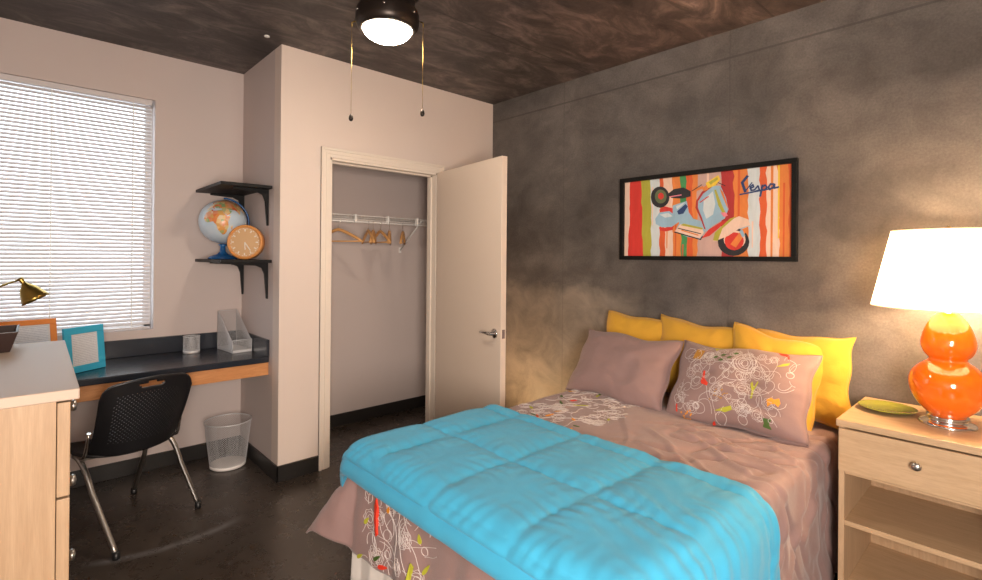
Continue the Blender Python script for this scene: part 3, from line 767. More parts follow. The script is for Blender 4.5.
def embroider(bm0, F, rect, seed, nsw, nro, wd=.0028, sc=1.0, skip=None, npatch=0):
    rnd = random.Random(seed); bm = bm0; x0, x1, y0, y1 = rect
    ins = lambda x, y: x0 < x < x1 and y0 < y < y1 and not (skip and skip(x, y))
    for _ in range(nsw):                       # wandering scrolls
        x, y = rnd.uniform(x0, x1), rnd.uniform(y0, y1); a = rnd.uniform(0, 6.28); c_ = rnd.uniform(-22, 22)/sc; pts = []
        for k in range(rnd.randint(14, 34)):
            if not ins(x, y): break
            pts.append((x, y)); a += c_*.008*sc; c_ += rnd.uniform(-14, 14)/sc; c_ = max(-75/sc, min(75/sc, c_))
            x += cos(a)*.008*sc; y += sin(a)*.008*sc
        if len(pts) > 4: stroke(bm, F, pts, wd)
    for _ in range(nro):                       # rosettes and rings
        x, y = rnd.uniform(x0, x1), rnd.uniform(y0, y1); r_ = rnd.uniform(.010, .030)*sc
        if not (ins(x-r_, y-r_) and ins(x+r_, y+r_)): continue
        stroke(bm, F, circ(x, y, r_), wd)
        if r_ > .016*sc:
            stroke(bm, F, circ(x, y, r_*.55), wd)
            stroke(bm, F, circ(x, y, r_*1.3, 32, 0, 8, r_*.12), wd*.8)
    for _ in range(npatch):
        x, y = rnd.uniform(x0, x1), rnd.uniform(y0, y1)
        if ins(x, y): patch(bm, F, leaf(x, y, rnd.uniform(.03, .055)*sc, rnd.uniform(.011, .018)*sc, rnd.uniform(0, 3.1)), rnd.choice([1, 2, 2, 3, 4, 5]))
    return bm
bm = bmesh.new(); grid(bm, lambda u, v: duvet_pt(S0+(S1-S0)*u, T0+(T1-T0)*v), 200, 210)
bm = embroider(bm, duvet_pt, (1.30, 1.90, BY0-.40, -.42), 5, 300, 150, .0015, 1.0, lambda x, y: -1.93 < y < -1.20 or (y < -1.9 and x < 1.36) or (x > 1.78+.06*sin(y*14)), 66)
def P2(pts, mi): patch(bm, duvet_pt, pts, mi)
P2([(1.455, -2.07), (1.468, -2.10), (1.463, -2.15), (1.478, -2.20), (1.470, -2.21), (1.450, -2.16), (1.447, -2.10)], 1)
P2([(1.72, -2.20), (1.732, -2.21), (1.722, -2.26), (1.732, -2.31), (1.722, -2.31), (1.708, -2.26)], 2)
duvet = obj('duvet_cover', bm, THR, recalc=False)
tag(duvet, 'mauve embroidered duvet cover hanging over the foot and sides of the bed', 'duvet')
so = duvet.modifiers.new('thick', 'SOLIDIFY'); so.thickness = .008; so.offset = -1

# comforter: folded double, quilted in 37 cm squares
rectC = (BX0-.012, BX1+.036, BY0-.085, BY1)
SX0, SY0 = 1.50, -1.62; SQ = .37
def groove(q, w_): 
    d = abs(((q/SQ)+.5) % 1-.5)*SQ; return min(1, d/w_)
def comf_shell(zb, s0, s1, t0, t1, hb, hp, puff, seed, nu=150, nv=110):
    bm = bmesh.new()
    def base(s, t): return drape(s, t, rectC, zb, .085, .10, .15, seed, .008)
    def surf(s, t, top):
        p = base(s, t); e = .004
        nrm = (base(s+e, t)-p).cross(base(s, t+e)-p); nrm = nrm.normalized() if nrm.length > 1e-10 else Vector((0, 0, 1))
        if not top: return p
        db = min(s-s0, s1-s, t-t0, t1-t); edge = sqrt(max(0, 1-(1-min(1, db/.028))**2))
        ss, tt = s+.014*nz(s, t, 4, 11), t+.014*nz(s, t, 4, 17)
        g_ = (sin(pi/2*groove(ss-SX0, .085))*sin(pi/2*groove(tt-SY0, .085)))**.6 if puff else 1
        h = hb+hp*g_+.004*nz(s*1.3, t*.8, 6, seed)+.0012*nz(s, t, 19, seed+2)
        if puff:       # gathers radiating from the stitching
            gx, gy = groove(ss-SX0, .16), groove(tt-SY0, .16)
            h += .0014*(1-gx)*sin(tt*120+6*nz(s, t, 6, 5))+.0014*(1-gy)*sin(ss*110+6*nz(s, t, 6, 8))
            h += .0022*smoothstep(1.9, 2.4, s)*sin((s*.45+t)*70+7*nz(s, t, 3, 9))
        return p+nrm*max(.0005, h*edge+.0005)
    T = [[bm.verts.new(surf(s0+(s1-s0)*i/nu, t0+(t1-t0)*j/nv, True)) for j in range(nv+1)] for i in range(nu+1)]
    B = [[bm.verts.new(surf(s0+(s1-s0)*i/nu, t0+(t1-t0)*j/nv, False)) for j in range(nv+1)] for i in range(nu+1)]
    for i in range(nu):
        for j in range(nv):
            bm.faces.new((T[i][j], T[i+1][j], T[i+1][j+1], T[i][j+1])); bm.faces.new((B[i][j], B[i][j+1], B[i+1][j+1], B[i+1][j]))
    for i in range(nu):
        bm.faces.new((T[i][0], B[i][0], B[i+1][0], T[i+1][0])); bm.faces.new((T[i][nv], T[i+1][nv], B[i+1][nv], B[i][nv]))
    for j in range(nv):
        bm.faces.new((T[0][j], T[0][j+1], B[0][j+1], B[0][j])); bm.faces.new((T[nu][j], B[nu][j], B[nu][j+1], T[nu][j+1]))
    for f in bm.faces: f.smooth = True
    return bm
com = thing('comforter', 'bright aqua quilted comforter folded double across the foot of the bed', 'comforter', (1.92, -1.6, .62))
obj('lower_fold', comf_shell(.6125, BX0-.15, BX1+.60, BY0-.140, -1.19, .018, .0, False, 4.0, 140, 90), m_aqua, com, world=True, recalc=False)
obj('upper_fold', comf_shell(.629, BX0-.13, BX1+.62, BY0-.096, -1.165, .012, .014, True, 6.0, 220, 150), m_aqua, com, world=True, recalc=False)

# ================================================================= pillows
def pillow(name, lab, cat, w_, h_, th, loc, lean, rz, roll_, m, grp, seed, pinch=.06, emb=None, droop=0.0):
    """bottom edge centre at loc; leans back (top toward +y)"""
    t = thing(name, lab, cat, loc, 0, grp)
    M3 = Matrix.Rotation(rz, 3, 'Z') @ Matrix.Rotation(-lean, 3, 'X') @ Matrix.Rotation(roll_, 3, 'Y')
    def surf(a, b, side, off=0.0):
        u, v = a*2-1, b*2-1
        x = w_/2*u*(1-pinch*(1-v*v)*abs(u)**2); z = h_/2*v*(1-pinch*(1-u*u)*abs(v)**2)
        prof = (max(0, 1-abs(u)**2.6))**.55*(max(0, 1-abs(v)**2.6))**.55
        wr = nz(u*1.0, v*1.4, 2.2, seed+side)*.16+nz(u, v, 5, seed+side*3)*.06
        rim = max(abs(u), abs(v)); wr += .09*smoothstep(.55, .95, rim)*(1-smoothstep(.97, 1, rim))*sin(math.atan2(v, u)*22+seed)*.5
        y = -side*th/2*prof*(1+wr)-side*off
        z -= droop*u*u*0; 
        x += .006*sin(v*7+seed); z += .006*sin(u*6+seed)+.02*nz(u, 0, 1.2, seed+9)*abs(v)
        return M3 @ Vector((x, y, z+h_/2))
    bm = bmesh.new(); n1, n2 = 44, 32
    F_ = [[None]*(n2+1) for _ in range(n1+1)]; K_ = [[None]*(n2+1) for _ in range(n1+1)]
    for i in range(n1+1):
        for j in range(n2+1):
            F_[i][j] = bm.verts.new(surf(i/n1, j/n2, 1))
            K_[i][j] = F_[i][j] if i in (0, n1) or j in (0, n2) else bm.verts.new(surf(i/n1, j/n2, -1))
    for i in range(n1):
        for j in range(n2):
            bm.faces.new((F_[i][j], F_[i+1][j], F_[i+1][j+1], F_[i][j+1])).smooth = True
            bm.faces.new((K_[i][j], K_[i][j+1], K_[i+1][j+1], K_[i+1][j])).smooth = True
    if emb: emb(bm, lambda a, b, off: surf(a, b, 1, off))
    body = obj('pillow_case', bm, THR if emb else m, t, recalc=False)
    ring = [surf(k/40, 0, 1) for k in range(40)]+[surf(1, k/30, 1) for k in range(30)]+[surf(1-k/40, 1, 1) for k in range(40)]+[surf(0, 1-k/30, 1) for k in range(31)]
    bm = bmesh.new(); tube(bm, ring, .0028, 6, cap=False); obj('seam_piping', bm, m, t)
    return t
def pillow_emb(bm, F):
    W_, H_ = .66, .43
    G = lambda a, b, off: F(a/W_, b/H_, off)
    bm = embroider(bm, G, (.055, .600, .035, .405), 12, 75, 46, .0017, .9, None, 0)
    crop = lambda x, y: (((x-165)+(y-210)*.00)/ (890-165)*.66, (1-(y-yl(x))/(yb(x)-yl(x)))*.43)
    yl = lambda x: 20+(x-205)*.10; yb = lambda x: 385+(x-130)*.215
    def Q(pts, mi): patch(bm, G, [crop(*p) for p in pts], mi)
    Q([(285, 78), (335, 85), (332, 138), (285, 135)], 5); Q([(375, 62), (430, 60), (405, 72), (395, 84)], 2)
    for x, y in ((415, 130), (450, 120), (453, 155), (492, 143), (510, 115)): Q([(x-14, y), (x-4, y-8), (x+14, y-2), (x+8, y+8), (x-6, y+8)], 3)
    Q([(362, 200), (372, 205), (371, 245), (405, 272), (403, 285), (365, 268), (358, 255)], 1)
    Q([(697, 82), (735, 82), (752, 98), (766, 128), (758, 132), (742, 108), (715, 100)], 1)
    Q([(725, 180), (750, 160), (778, 152), (775, 168), (750, 176)], 2); Q([(612, 275), (622, 265), (630, 300), (648, 262), (652, 268), (638, 310), (643, 350), (635, 352), (628, 312)], 2)
    Q([(712, 352), (730, 342), (745, 352), (765, 345), (778, 370), (772, 388), (760, 372), (745, 374), (730, 372), (722, 385)], 4)
    Q([(460, 405), (500, 400), (548, 392), (552, 412), (515, 420), (490, 412)], 2); Q([(702, 440), (740, 445), (735, 490), (698, 480)], 3)
    Q([(236, 360), (246, 355), (248, 392), (238, 388)], 1); Q([(442, 450), (455, 444), (458, 458), (445, 460)], 1)
    rnd = random.Random(3)
    for k in range(16):
        x, y = 480+rnd.uniform(-42, 42), 335+rnd.uniform(-24, 24); Q([(x-5, y), (x, y-3), (x+5, y), (x, y+4)], 5)
    for k in range(14):
        x, y = 300+rnd.uniform(-38, 34), 405+rnd.uniform(-20, 18); Q([(x-6, y), (x, y-4), (x+6, y), (x, y+5)], 4)
    def S(x, y, r_, **k): c_ = crop(x, y); stroke(bm, G, circ(c_[0], c_[1], r_, 28, **k), .0022)
    for r_ in (.016, .026, .038, .050): S(575, 175, r_)
    S(575, 175, .056, k=9, amp=.004)
    for x, y, r_ in ((370, 112, .022), (370, 112, .014), (425, 262, .016), (600, 375, .02), (625, 398, .018), (490, 440, .025), (245, 335, .02), (310, 375, .018), (600, 455, .02), (800, 225, .016)): S(x, y, r_)
    for x in range(0, 5): S(250+x*4, 105, .034) if x == 0 else None
    return bm
ZB = .600
pillow('pillow', 'plain mauve pillow leaning at the left of the bed head', 'pillow', .655, .43, .17, (1.535, -.485, ZB-.008), R(34), R(-1), R(.5), m_mauve, None, 3.0)
pillow('pillow', 'mauve pillow with white scroll embroidery and coloured leaves', 'pillow', .67, .44, .18, (2.21, -.475, ZB-.008), R(34), R(1), R(-1), m_mauve, None, 8.0, emb=pillow_emb)
YG = 'mustard yellow cushions behind the mauve pillows'
pillow('cushion', 'mustard yellow cushion farthest left, mostly behind the plain mauve pillow', 'cushion', .46, .47, .13, (1.475, -.185, ZB), R(14), R(4), R(2), m_yel, YG, 13.0, .09)
pillow('cushion', 'mustard yellow cushion rising behind the gap between both mauve pillows', 'cushion', .50, .47, .13, (1.845, -.190, ZB), R(13), R(-4), R(4), m_yel, YG, 17.0, .09)
pillow('cushion', 'mustard yellow cushion behind the embroidered pillow, its round corner up', 'cushion', .47, .47, .13, (2.26, -.235, ZB-.01), R(15), R(8), R(11), m_yel, YG, 24.0, .10)
pillow('cushion', 'mustard yellow cushion at the right end beside the nightstand', 'cushion', .46, .45, .14, (2.415, -.105, ZB), R(8), R(-6), R(-2), m_yel, YG, 31.0, .10)

# ================================================================= nightstand
NX0, NX1, NY0, NY1, NZ = 2.665, 3.245, -.530, -.020, .766
ns = thing('nightstand', 'pale maple nightstand with one drawer and two open shelves', 'nightstand', ((NX0+NX1)/2, (NY0+NY1)/2, 0))
obj('nightstand_top', box(NX0, NY0, NZ-.028, NX1, NY1, NZ), m_maple_x, ns, world=True, bevel=.003)
for a_, b_ in ((NX0+.008, NX0+.028), (NX1-.028, NX1-.008)):
    obj('side_panel', box(a_, NY0+.012, 0, b_, NY1, NZ-.0285), m_maple, ns, world=True, bevel=.001)
obj('back_panel', box(NX0+.028, NY1-.012, .04, NX1-.028, NY1-.002, NZ-.0285), m_maple, ns, world=True)
for z in (.354, .085):
    obj('shelf_board', box(NX0+.028, NY0+.018, z-.020, NX1-.028, NY1-.012, z), m_maple_x, ns, world=True, bevel=.001)
obj('kick_board', box(NX0+.028, NY0+.05, 0, NX1-.028, NY0+.065, .064), m_maple_x, ns, world=True)
d = obj('drawer', box(NX0+.010, NY0-.003, .560, NX1-.010, NY0+.018, NZ-.034), m_maple_x, ns, world=True, bevel=.002)
obj('drawer_bottom', box(NX0+.029, NY0+.018, .545, NX1-.029, NY1-.015, .556), m_maple_x, ns, world=True)
bm = bmesh.new(); lathe(bm, [(0, 0), (.007, 0), (.006, .012), (.014, .017), (.0165, .024), (.014, .030), (0, .033)], 24, (2.925, NY0-.003, .655), Matrix.Rotation(R(90), 3, 'X'))
obj('knob', bm, m_steel, d, world=True)

# ================================================================= table lamp
m_orange = mat('orange_glazed_ceramic', (.86, .155, .004), .07, spec=.6, Coat_Weight=.6, Coat_Roughness=.03)
LX, LY = 2.985, -.278
tl = thing('table_lamp', 'orange double gourd ceramic lamp with a white drum shade, switched on', 'lamp', (LX, LY, NZ+.0003))
prof = [(0, .038), (.054, .038), (.070, .050), (.096, .080), (.116, .118), (.1245, .155), (.123, .182), (.112, .210), (.090, .235), (.070, .250), (.061, .258), (.062, .266), (.074, .280), (.083, .300), (.0865, .322), (.083, .350), (.072, .385), (.057, .415), (.042, .438), (.030, .450), (.020, .456), (0, .458)]
def spline(prof, n=4):
    out = []
    for i in range(len(prof)-1):
        p0 = prof[max(0, i-1)]; p1 = prof[i]; p2 = prof[i+1]; p3 = prof[min(len(prof)-1, i+2)]
        for k in range(n):
            t = k/n; out.append(tuple(max(0, .5*((2*p1[c])+(-p0[c]+p2[c])*t+(2*p0[c]-5*p1[c]+4*p2[c]-p3[c])*t*t+(-p0[c]+3*p1[c]-3*p2[c]+p3[c])*t**3)) for c in (0, 1)))
    out.append(prof[-1]); return out
sp = [(0, .038)]+spline(prof[1:], 4)
obj('ceramic_body', lathe(bmesh.new(), sp, 64), m_orange, tl)
obj('lamp_base', lathe(bmesh.new(), [(0, 0), (.090, 0), (.092, .004), (.088, .010), (.074, .014), (.062, .018), (.060, .026), (.066, .030), (.066, .036), (.056, .041), (0, .041)], 48), m_chrome, tl)
obj('socket', lathe(bmesh.new(), [(0, .456), (.018, .456), (.018, .466), (.014, .468), (.014, .48), (.018, .482), (.018, .492), (0, .492)], 24), m_brass, tl)
m_shade = bpy.data.materials.new('white_linen_shade'); m_shade.use_nodes = True; nt = m_shade.node_tree; nt.nodes.clear()
o_ = nt.nodes.new('ShaderNodeOutputMaterial'); mx = nt.nodes.new('ShaderNodeMixShader'); mx.inputs[0].default_value = .55
df = nt.nodes.new('ShaderNodeBsdfDiffuse'); df.inputs[0].default_value = (.86, .80, .72, 1); tn = nt.nodes.new('ShaderNodeBsdfTranslucent'); tn.inputs[0].default_value = (.95, .86, .74, 1)
nt.links.new(df.outputs[0], mx.inputs[1]); nt.links.new(tn.outputs[0], mx.inputs[2]); nt.links.new(mx.outputs[0], o_.inputs[0])
obj('lamp_shade', lathe(bmesh.new(), [(.248, .468), (.249, .468), (.183, .775), (.182, .775)], 72, cap=False), m_shade, tl)
for r_, z in ((.2485, .468), (.1825, .775)):
    bm = bmesh.new(); tube(bm, [(r_*cos(2*pi*k/72), r_*sin(2*pi*k/72), z) for k in range(73)], .0025, 6, cap=False)
    obj('shade_trim', bm, m_shade, tl)
bm = bmesh.new(); tube(bm, [(0, 0, .50), (.05, 0, .53), (.055, 0, .60), (.03, 0, .72), (0, 0, .765)], .002, 6); tube(bm, [(0, 0, .50), (-.05, 0, .53), (-.055, 0, .60), (-.03, 0, .72), (0, 0, .765)], .002, 6)
for k in range(3):
    a_ = 2*pi*k/3+.3; tube(bm, [(0, 0, .765), (.182*cos(a_), .182*sin(a_), .773)], .002, 6)
obj('harp', bm, m_brass, tl)
obj('finial', lathe(bmesh.new(), [(0, .765), (.008, .766), (.006, .775), (.010, .783), (.006, .791), (0, .793)], 16), m_brass, tl)
m_bulb = bpy.data.materials.new('glowing_bulb'); m_bulb.use_nodes = True; pb = m_bulb.node_tree.nodes['Principled BSDF']
pb.inputs['Emission Color'].default_value = (1, .66, .36, 1); pb.inputs['Emission Strength'].default_value = 440
obj('bulb', lathe(bmesh.new(), [(0, .490), (.022, .495), (.031, .515), (.032, .56), (.032, .62), (.027, .645), (.014, .660), (0, .664)], 24), m_bulb, tl)

# plate
m_plate = mat('olive_green_glaze', (.26, .27, .035), .18, spec=.6)
pl = obj('plate', lathe(bmesh.new(), [(0, .001), (.045, .001), (.048, .004), (.075, .008), (.102, .017), (.104, .020), (.100, .020), (.074, .012), (.046, .007), (0, .007)], 56), m_plate)
pl.location = (2.785, -.235, NZ+.0005); tag(pl, 'shallow olive green plate on the nightstand before the lamp', 'plate')

# ================================================================= picture
m_fr = mat('black_frame', (.006, .006, .006), .5, spec=.2)
pf = thing('framed_picture', 'black framed painting of a pale blue scooter on coloured stripes', 'picture', (1.842, 0, 1.40))
X0, X1, Z0, Z1 = 1.302, 2.370, 1.408, 1.952; wI = .026
bm = bmesh.new()
for q in ((X0, -.035, Z0, X1, -.004, Z0+wI), (X0, -.035, Z1-wI, X1, -.004, Z1), (X0, -.035, Z0+wI, X0+wI, -.004, Z1-wI), (X1-wI, -.035, Z0+wI, X1, -.004, Z1-wI)): bx(bm, *q)
obj('frame_border', bm, m_fr, pf, world=True, bevel=.002)
COL = {'cream': (.80, .58, .46), 'red': (.62, .04, .03), 'dred': (.40, .03, .03), 'lime': (.42, .40, .05), 'pale': (.60, .66, .68), 'blue': (.30, .47, .60), 'orange': (.72, .22, .05),
       'ored': (.66, .11, .03), 'green': (.05, .26, .09), 'peach': (.72, .42, .28), 'beige': (.55, .37, .33), 'black': (.02, .02, .025), 'navy': (.02, .05, .16), 'olive': (.12, .15, .07), 'pink': (.75, .22, .28), 'yellow': (.80, .55, .05), 'brown': (.45, .15, .06)}
KEYS = list(COL)
def ink(name, c_):
    m = mat('paint_'+name, c_, .5, spec=.3); v = coords(m, (1, 1, .25))
    n = noise_n(m, v, 22, 5, .7, 1.0)
    setin(m, 'Base Color', mixc(m, tuple(q*.78 for q in c_), tuple(min(1, q*1.22+.015) for q in c_), n)); return m
AM = [ink(k, COL[k]) for k in KEYS]
bm = bmesh.new(); ax0, ax1, az0, az1 = X0+wI-.001, X1-wI+.001, Z0+wI-.001, Z1-wI+.001
bx(bm, ax0, -.012, az0, ax1, -.004, az1, KEYS.index('peach'))
lay = [0]
def apoly(pts, key):
    lay[0] += 1; y = -.0121-.00006*lay[0]
    f = bm.faces.new([bm.verts.new((ax0+(ax1-ax0)*min(1, max(0, u)), y, az0+(az1-az0)*min(1, max(0, v)))) for u, v in pts]); f.material_index = KEYS.index(key)
STRIPE = [('cream', 0, 0, .042, .031), ('red', .042, .031, .122, .135), ('lime', .122, .135, .187, .196), ('pale', .187, .196, .251, .255), ('ored', .251, .255, .277, .292), ('cream', .277, .292, .335, .339),
          ('orange', .335, .339, .385, .396), ('green', .385, .396, .421, .436), ('ored', .421, .436, .462, .470), ('orange', .462, .470, .491, .495), ('beige', .491, .495, .628, .638), ('dred', .628, .638, .701, .708),
          ('orange', .701, .708, .778, .781), ('pale', .778, .781, .839, .842), ('ored', .839, .842, .872, .875), ('cream', .872, .875, .926, .940), ('orange', .926, .940, .978, .987), ('ored', .978, .987, 1, 1)]
rnd = random.Random(4)
for i, (k, a0, b0, a1, b1) in enumerate(STRIPE):
    nseg = 14; le = []
    for j in range(nseg+1):
        v = j/nseg; le.append((b0+(a0-b0)*v+(0 if i == 0 else rnd.uniform(-.005, .005)), v))
    apoly(le+[(1, 1), (1, 0)] if i else [(0, 0), (0, 1), (1, 1), (1, 0)], k)
for (a_, b_, c_, d_, k) in ((.895, .905, 0, 1, 'orange'), (.955, .962, .0, .8, 'ored'), (.93, .936, .2, 1, 'yellow'), (.725, .735, .3, 1, 'ored'), (.20, .206, .4, .9, 'cream'), (.355, .362, 0, .6, 'ored'), (.40, .41, .0, .15, 'brown'), (.55, .56, .7, 1, 'cream'), (.30, .306, .1, .5, 'orange'), (.80, .806, .1, .4, 'cream')):
    apoly([(a_, c_), (b_, c_), (b_+.002, d_), (a_-.001, d_)], k)
ART = [('black',[(0.318,0.751),(0.315,0.709),(0.306,0.673),(0.292,0.645),(0.275,0.629),(0.255,0.624),(0.236,0.633),(0.218,0.655),(0.203,0.687),(0.195,0.727),(0.191,0.771),(0.194,0.813),(0.202,0.851),(0.217,0.88),(0.235,0.896),(0.254,0.898),(0.274,0.888),(0.291,0.865),(0.305,0.831),(0.314,0.793)]),('olive',[(0.299,0.761),(0.297,0.735),(0.292,0.711),(0.283,0.693),(0.272,0.681),(0.26,0.679),(0.247,0.685),(0.236,0.699),(0.227,0.721),(0.221,0.747),(0.219,0.775),(0.221,0.803),(0.226,0.827),(0.235,0.845),(0.247,0.857),(0.259,0.859),(0.271,0.851),(0.282,0.837),(0.291,0.815),(0.297,0.789)]),('red',[(0.28,0.771),(0.279,0.757),(0.276,0.745),(0.272,0.737),(0.267,0.731),(0.261,0.729),(0.255,0.733),(0.25,0.739),(0.245,0.751),(0.242,0.763),(0.241,0.777),(0.242,0.791),(0.245,0.801),(0.249,0.811),(0.255,0.817),(0.261,0.817),(0.266,0.813),(0.272,0.807),(0.276,0.797),(0.279,0.783)]),('black',[(0.303,0.789),(0.346,0.847),(0.408,0.857),(0.453,0.801),(0.453,0.737),(0.401,0.719),(0.332,0.737)]),('pink',[(0.315,0.761),(0.395,0.773),(0.397,0.759),(0.318,0.747)]),('red',[(0.248,0.596),(0.289,0.637),(0.34,0.606),(0.347,0.526),(0.29,0.532)]),('red',[(0.249,0.371),(0.29,0.363),(0.348,0.392),(0.341,0.333),(0.291,0.315),(0.255,0.333)]),('blue',[(0.223,0.484),(0.253,0.564),(0.318,0.574),(0.368,0.496),(0.379,0.43),(0.334,0.371),(0.268,0.371),(0.228,0.416)]),('pale',[(0.253,0.536),(0.311,0.552),(0.34,0.506),(0.29,0.492)]),('blue',[(0.34,0.641),(0.429,0.685),(0.443,0.542),(0.471,0.46),(0.539,0.416),(0.546,0.311),(0.511,0.211),(0.431,0.241),(0.355,0.311),(0.383,0.416),(0.34,0.526)]),('navy',[(0.368,0.564),(0.422,0.649),(0.436,0.616),(0.409,0.532),(0.378,0.522)]),('pale',[(0.361,0.627),(0.418,0.671),(0.402,0.637),(0.368,0.588)]),('cream',[(0.355,0.315),(0.39,0.402),(0.524,0.347),(0.535,0.287),(0.511,0.219),(0.431,0.253)]),('lime',[(0.39,0.388),(0.41,0.408),(0.53,0.345),(0.524,0.325)]),('black',[(0.348,0.301),(0.355,0.313),(0.514,0.213),(0.524,0.249),(0.53,0.241),(0.517,0.197)]),('black',[(0.373,0.347),(0.377,0.357),(0.519,0.279),(0.518,0.269)]),('orange',[(0.393,0.321),(0.4,0.331),(0.505,0.263),(0.501,0.251)]),('red',[(0.522,0.219),(0.563,0.323),(0.637,0.412),(0.667,0.416),(0.612,0.319),(0.569,0.247)]),('dred',[(0.488,0.679),(0.522,0.785),(0.586,0.859),(0.617,0.861),(0.586,0.829),(0.529,0.757),(0.499,0.669),(0.497,0.6),(0.523,0.48),(0.553,0.319),(0.537,0.331),(0.513,0.462),(0.483,0.594)]),('blue',[(0.499,0.669),(0.529,0.757),(0.589,0.841),(0.629,0.833),(0.66,0.691),(0.675,0.552),(0.655,0.446),(0.588,0.367),(0.55,0.299),(0.523,0.468),(0.499,0.586)]),('pale',[(0.533,0.685),(0.586,0.777),(0.6,0.624),(0.588,0.5),(0.549,0.452),(0.53,0.556)]),('lime',[(0.593,0.789),(0.604,0.795),(0.636,0.618),(0.661,0.504),(0.649,0.48),(0.618,0.6)]),('orange',[(0.625,0.809),(0.645,0.755),(0.667,0.614),(0.673,0.544),(0.654,0.641),(0.636,0.731)]),('cream',[(0.589,0.183),(0.619,0.307),(0.674,0.416),(0.733,0.464),(0.78,0.424),(0.794,0.351),(0.745,0.311),(0.698,0.277),(0.65,0.181)]),('blue',[(0.638,0.243),(0.71,0.363),(0.78,0.394),(0.791,0.351),(0.734,0.307),(0.674,0.229)]),('lime',[(0.589,0.191),(0.6,0.283),(0.683,0.44),(0.719,0.464),(0.643,0.331),(0.617,0.185)]),('pink',[(0.63,0.52),(0.661,0.516),(0.673,0.478),(0.649,0.462)]),('black',[(0.789,0.169),(0.785,0.12),(0.773,0.074),(0.755,0.04),(0.732,0.016),(0.705,0.008),(0.678,0.016),(0.654,0.04),(0.634,0.076),(0.621,0.122),(0.617,0.175),(0.621,0.225),(0.633,0.271),(0.653,0.305),(0.677,0.327),(0.704,0.333),(0.73,0.323),(0.754,0.299),(0.773,0.263),(0.784,0.217)]),('cream',[(0.769,0.193),(0.766,0.161),(0.758,0.131),(0.745,0.108),(0.729,0.092),(0.711,0.088),(0.692,0.092),(0.675,0.108),(0.662,0.133),(0.653,0.165),(0.65,0.199),(0.653,0.231),(0.661,0.261),(0.675,0.285),(0.692,0.299),(0.71,0.303),(0.728,0.297),(0.745,0.281),(0.758,0.257),(0.766,0.227)]),('red',[(0.76,0.177),(0.757,0.145),(0.75,0.116),(0.739,0.094),(0.725,0.08),(0.709,0.074),(0.692,0.08),(0.677,0.094),(0.665,0.118),(0.658,0.149),(0.655,0.181),(0.657,0.213),(0.665,0.241),(0.677,0.263),(0.691,0.277),(0.708,0.281),(0.724,0.275),(0.738,0.261),(0.75,0.237),(0.757,0.209)]),('orange',[(0.687,0.143),(0.745,0.299),(0.771,0.305),(0.763,0.249),(0.717,0.104)]),('blue',[(0.734,0.293),(0.751,0.311),(0.767,0.237),(0.752,0.219)]),('cream',[(0.619,0.305),(0.674,0.404),(0.733,0.454),(0.782,0.418),(0.791,0.355),(0.734,0.321),(0.674,0.241),(0.623,0.199),(0.6,0.195)]),('lime',[(0.589,0.191),(0.6,0.283),(0.683,0.44),(0.719,0.464),(0.643,0.331),(0.617,0.185)]),('orange',[(0.458,0.795),(0.466,0.815),(0.528,0.853),(0.535,0.825),(0.483,0.791)]),('yellow',[(0.545,0.884),(0.616,0.962),(0.629,0.908),(0.599,0.839),(0.551,0.815)]),('lime',[(0.561,0.886),(0.61,0.938),(0.616,0.912),(0.573,0.857)]),('orange',[(0.522,0.821),(0.55,0.861),(0.561,0.803),(0.533,0.787)])]
INK = [('navy',[(0.776,0.912),(0.749,0.845),(0.765,0.741)],7),('navy',[(0.765,0.741),(0.8,0.835)],3),('navy',[(0.79,0.771),(0.809,0.785),(0.805,0.811),(0.792,0.789),(0.797,0.747),(0.814,0.751)],4),('navy',[(0.814,0.751),(0.831,0.793),(0.839,0.745),(0.821,0.735)],4),('navy',[(0.854,0.793),(0.843,0.675)],5),('navy',[(0.849,0.767),(0.867,0.795),(0.877,0.767),(0.864,0.737),(0.849,0.749)],4),('navy',[(0.911,0.795),(0.894,0.799),(0.884,0.767),(0.891,0.739),(0.907,0.763),(0.914,0.793),(0.913,0.751),(0.93,0.757)],4.5),('navy',[(0.738,0.711),(0.934,0.759)],4),('red',[(0.512,0.655),(0.536,0.685),(0.548,0.703),(0.561,0.717)],3),('black',[(0.616,0.873),(0.657,0.827)],2),('black',[(0.462,0.801),(0.522,0.867)],2)]
for k, pts in ART: apoly(pts, k)
for k, pts, wd in INK:
    wd = wd*.00105
    for p, q in zip(pts, pts[1:]):
        dx, dy = (q[0]-p[0])*1.01, (q[1]-p[1])*.49; l_ = sqrt(dx*dx+dy*dy)+1e-9; nx, ny = -dy/l_*wd/1.01, dx/l_*wd/.49; ex, ey = dx/l_*wd*.6/1.01, dy/l_*wd*.6/.49
        apoly([(p[0]+nx-ex, p[1]+ny-ey), (q[0]+nx+ex, q[1]+ny+ey), (q[0]-nx+ex, q[1]-ny+ey), (p[0]-nx-ex, p[1]-ny-ey)], k)

bm.normal_update()
o = obj('painting', bm, AM, pf, world=True, recalc=False)

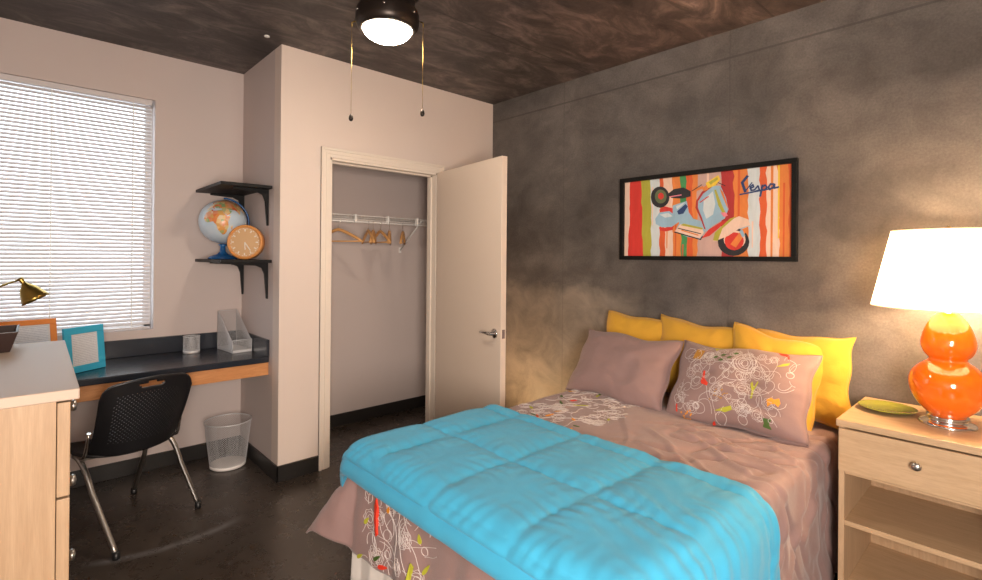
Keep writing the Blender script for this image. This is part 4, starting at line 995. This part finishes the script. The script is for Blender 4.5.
# ================================================================= ceiling light
KX, KY = 1.14, -1.74
m_bronze = mat('dark_bronze', (.030, .022, .018), .35, .6)
cl = thing('ceiling_light', 'dark bronze ceiling light with a glowing glass bowl and pull chains', 'lamp', (KX, KY, H))
obj('housing', lathe(bmesh.new(), [(0, 0), (.150, 0), (.156, -.010), (.156, -.070), (.150, -.085), (.128, -.100), (.126, -.150), (.140, -.165), (.147, -.180), (.147, -.225), (.141, -.245), (.130, -.258), (.118, -.262), (.115, -.250), (0, -.245)], 56), m_bronze, cl)
for k in range(6):
    bm = bmesh.new(); a_ = 2*pi*k/6+.4; lathe(bm, [(0, 0), (.006, .001), (.005, .005), (0, .006)], 10, (.1465*cos(a_), .1465*sin(a_), -.198), Vector((cos(a_), sin(a_), 0)).to_track_quat('Z', 'Y').to_matrix())
    obj('screw', bm, m_chrome, cl)
m_bowl = bpy.data.materials.new('glowing_glass_bowl'); m_bowl.use_nodes = True; pb = m_bowl.node_tree.nodes['Principled BSDF']
pb.inputs['Base Color'].default_value = (.95, .92, .85, 1); pb.inputs['Roughness'].default_value = .3
pb.inputs['Emission Color'].default_value = (1, .84, .66, 1); pb.inputs['Emission Strength'].default_value = 80
bl = [(.114, -.246)]+[(.114*cos(R(90)*k/12), -.250-.062*sin(R(90)*k/12)) for k in range(12)]+[(0, -.312)]
obj('glass_bowl', lathe(bmesh.new(), bl, 48, cap=False), m_bowl, cl)
rv = Vector((r2.x, r2.y, 0)).normalized()
for s_, zl, dz in ((-1, -.66, 0), (1, -.635, 0)):
    bm = bmesh.new(); p0 = rv*(.150*s_); p1 = rv*(.168*s_)
    tube(bm, [(p0.x, p0.y, -.215), (p1.x, p1.y, -.222), (p1.x, p1.y, -.24)], .003, 6)
    z = -.24
    tube(bm, [(p1.x, p1.y, z), (p1.x, p1.y, zl)], .0011, 6)
    c_ = obj('pull_chain', bm, m_brass, cl)
    obj('chain_fob', lathe(bmesh.new(), [(0, .008), (.004, .005), (.009, -.004), (.011, -.014), (.008, -.024), (0, -.028)], 14, (p1.x, p1.y, zl)), m_bronze, c_)
dt = obj('sprinkler_cap', lathe(bmesh.new(), [(0, 0), (.016, 0), (.016, -.006), (0, -.008)], 16), m_white); dt.location = (.06, -1.92, H)
tag(dt, 'tiny white cap on the ceiling near the closet corner', 'cap')
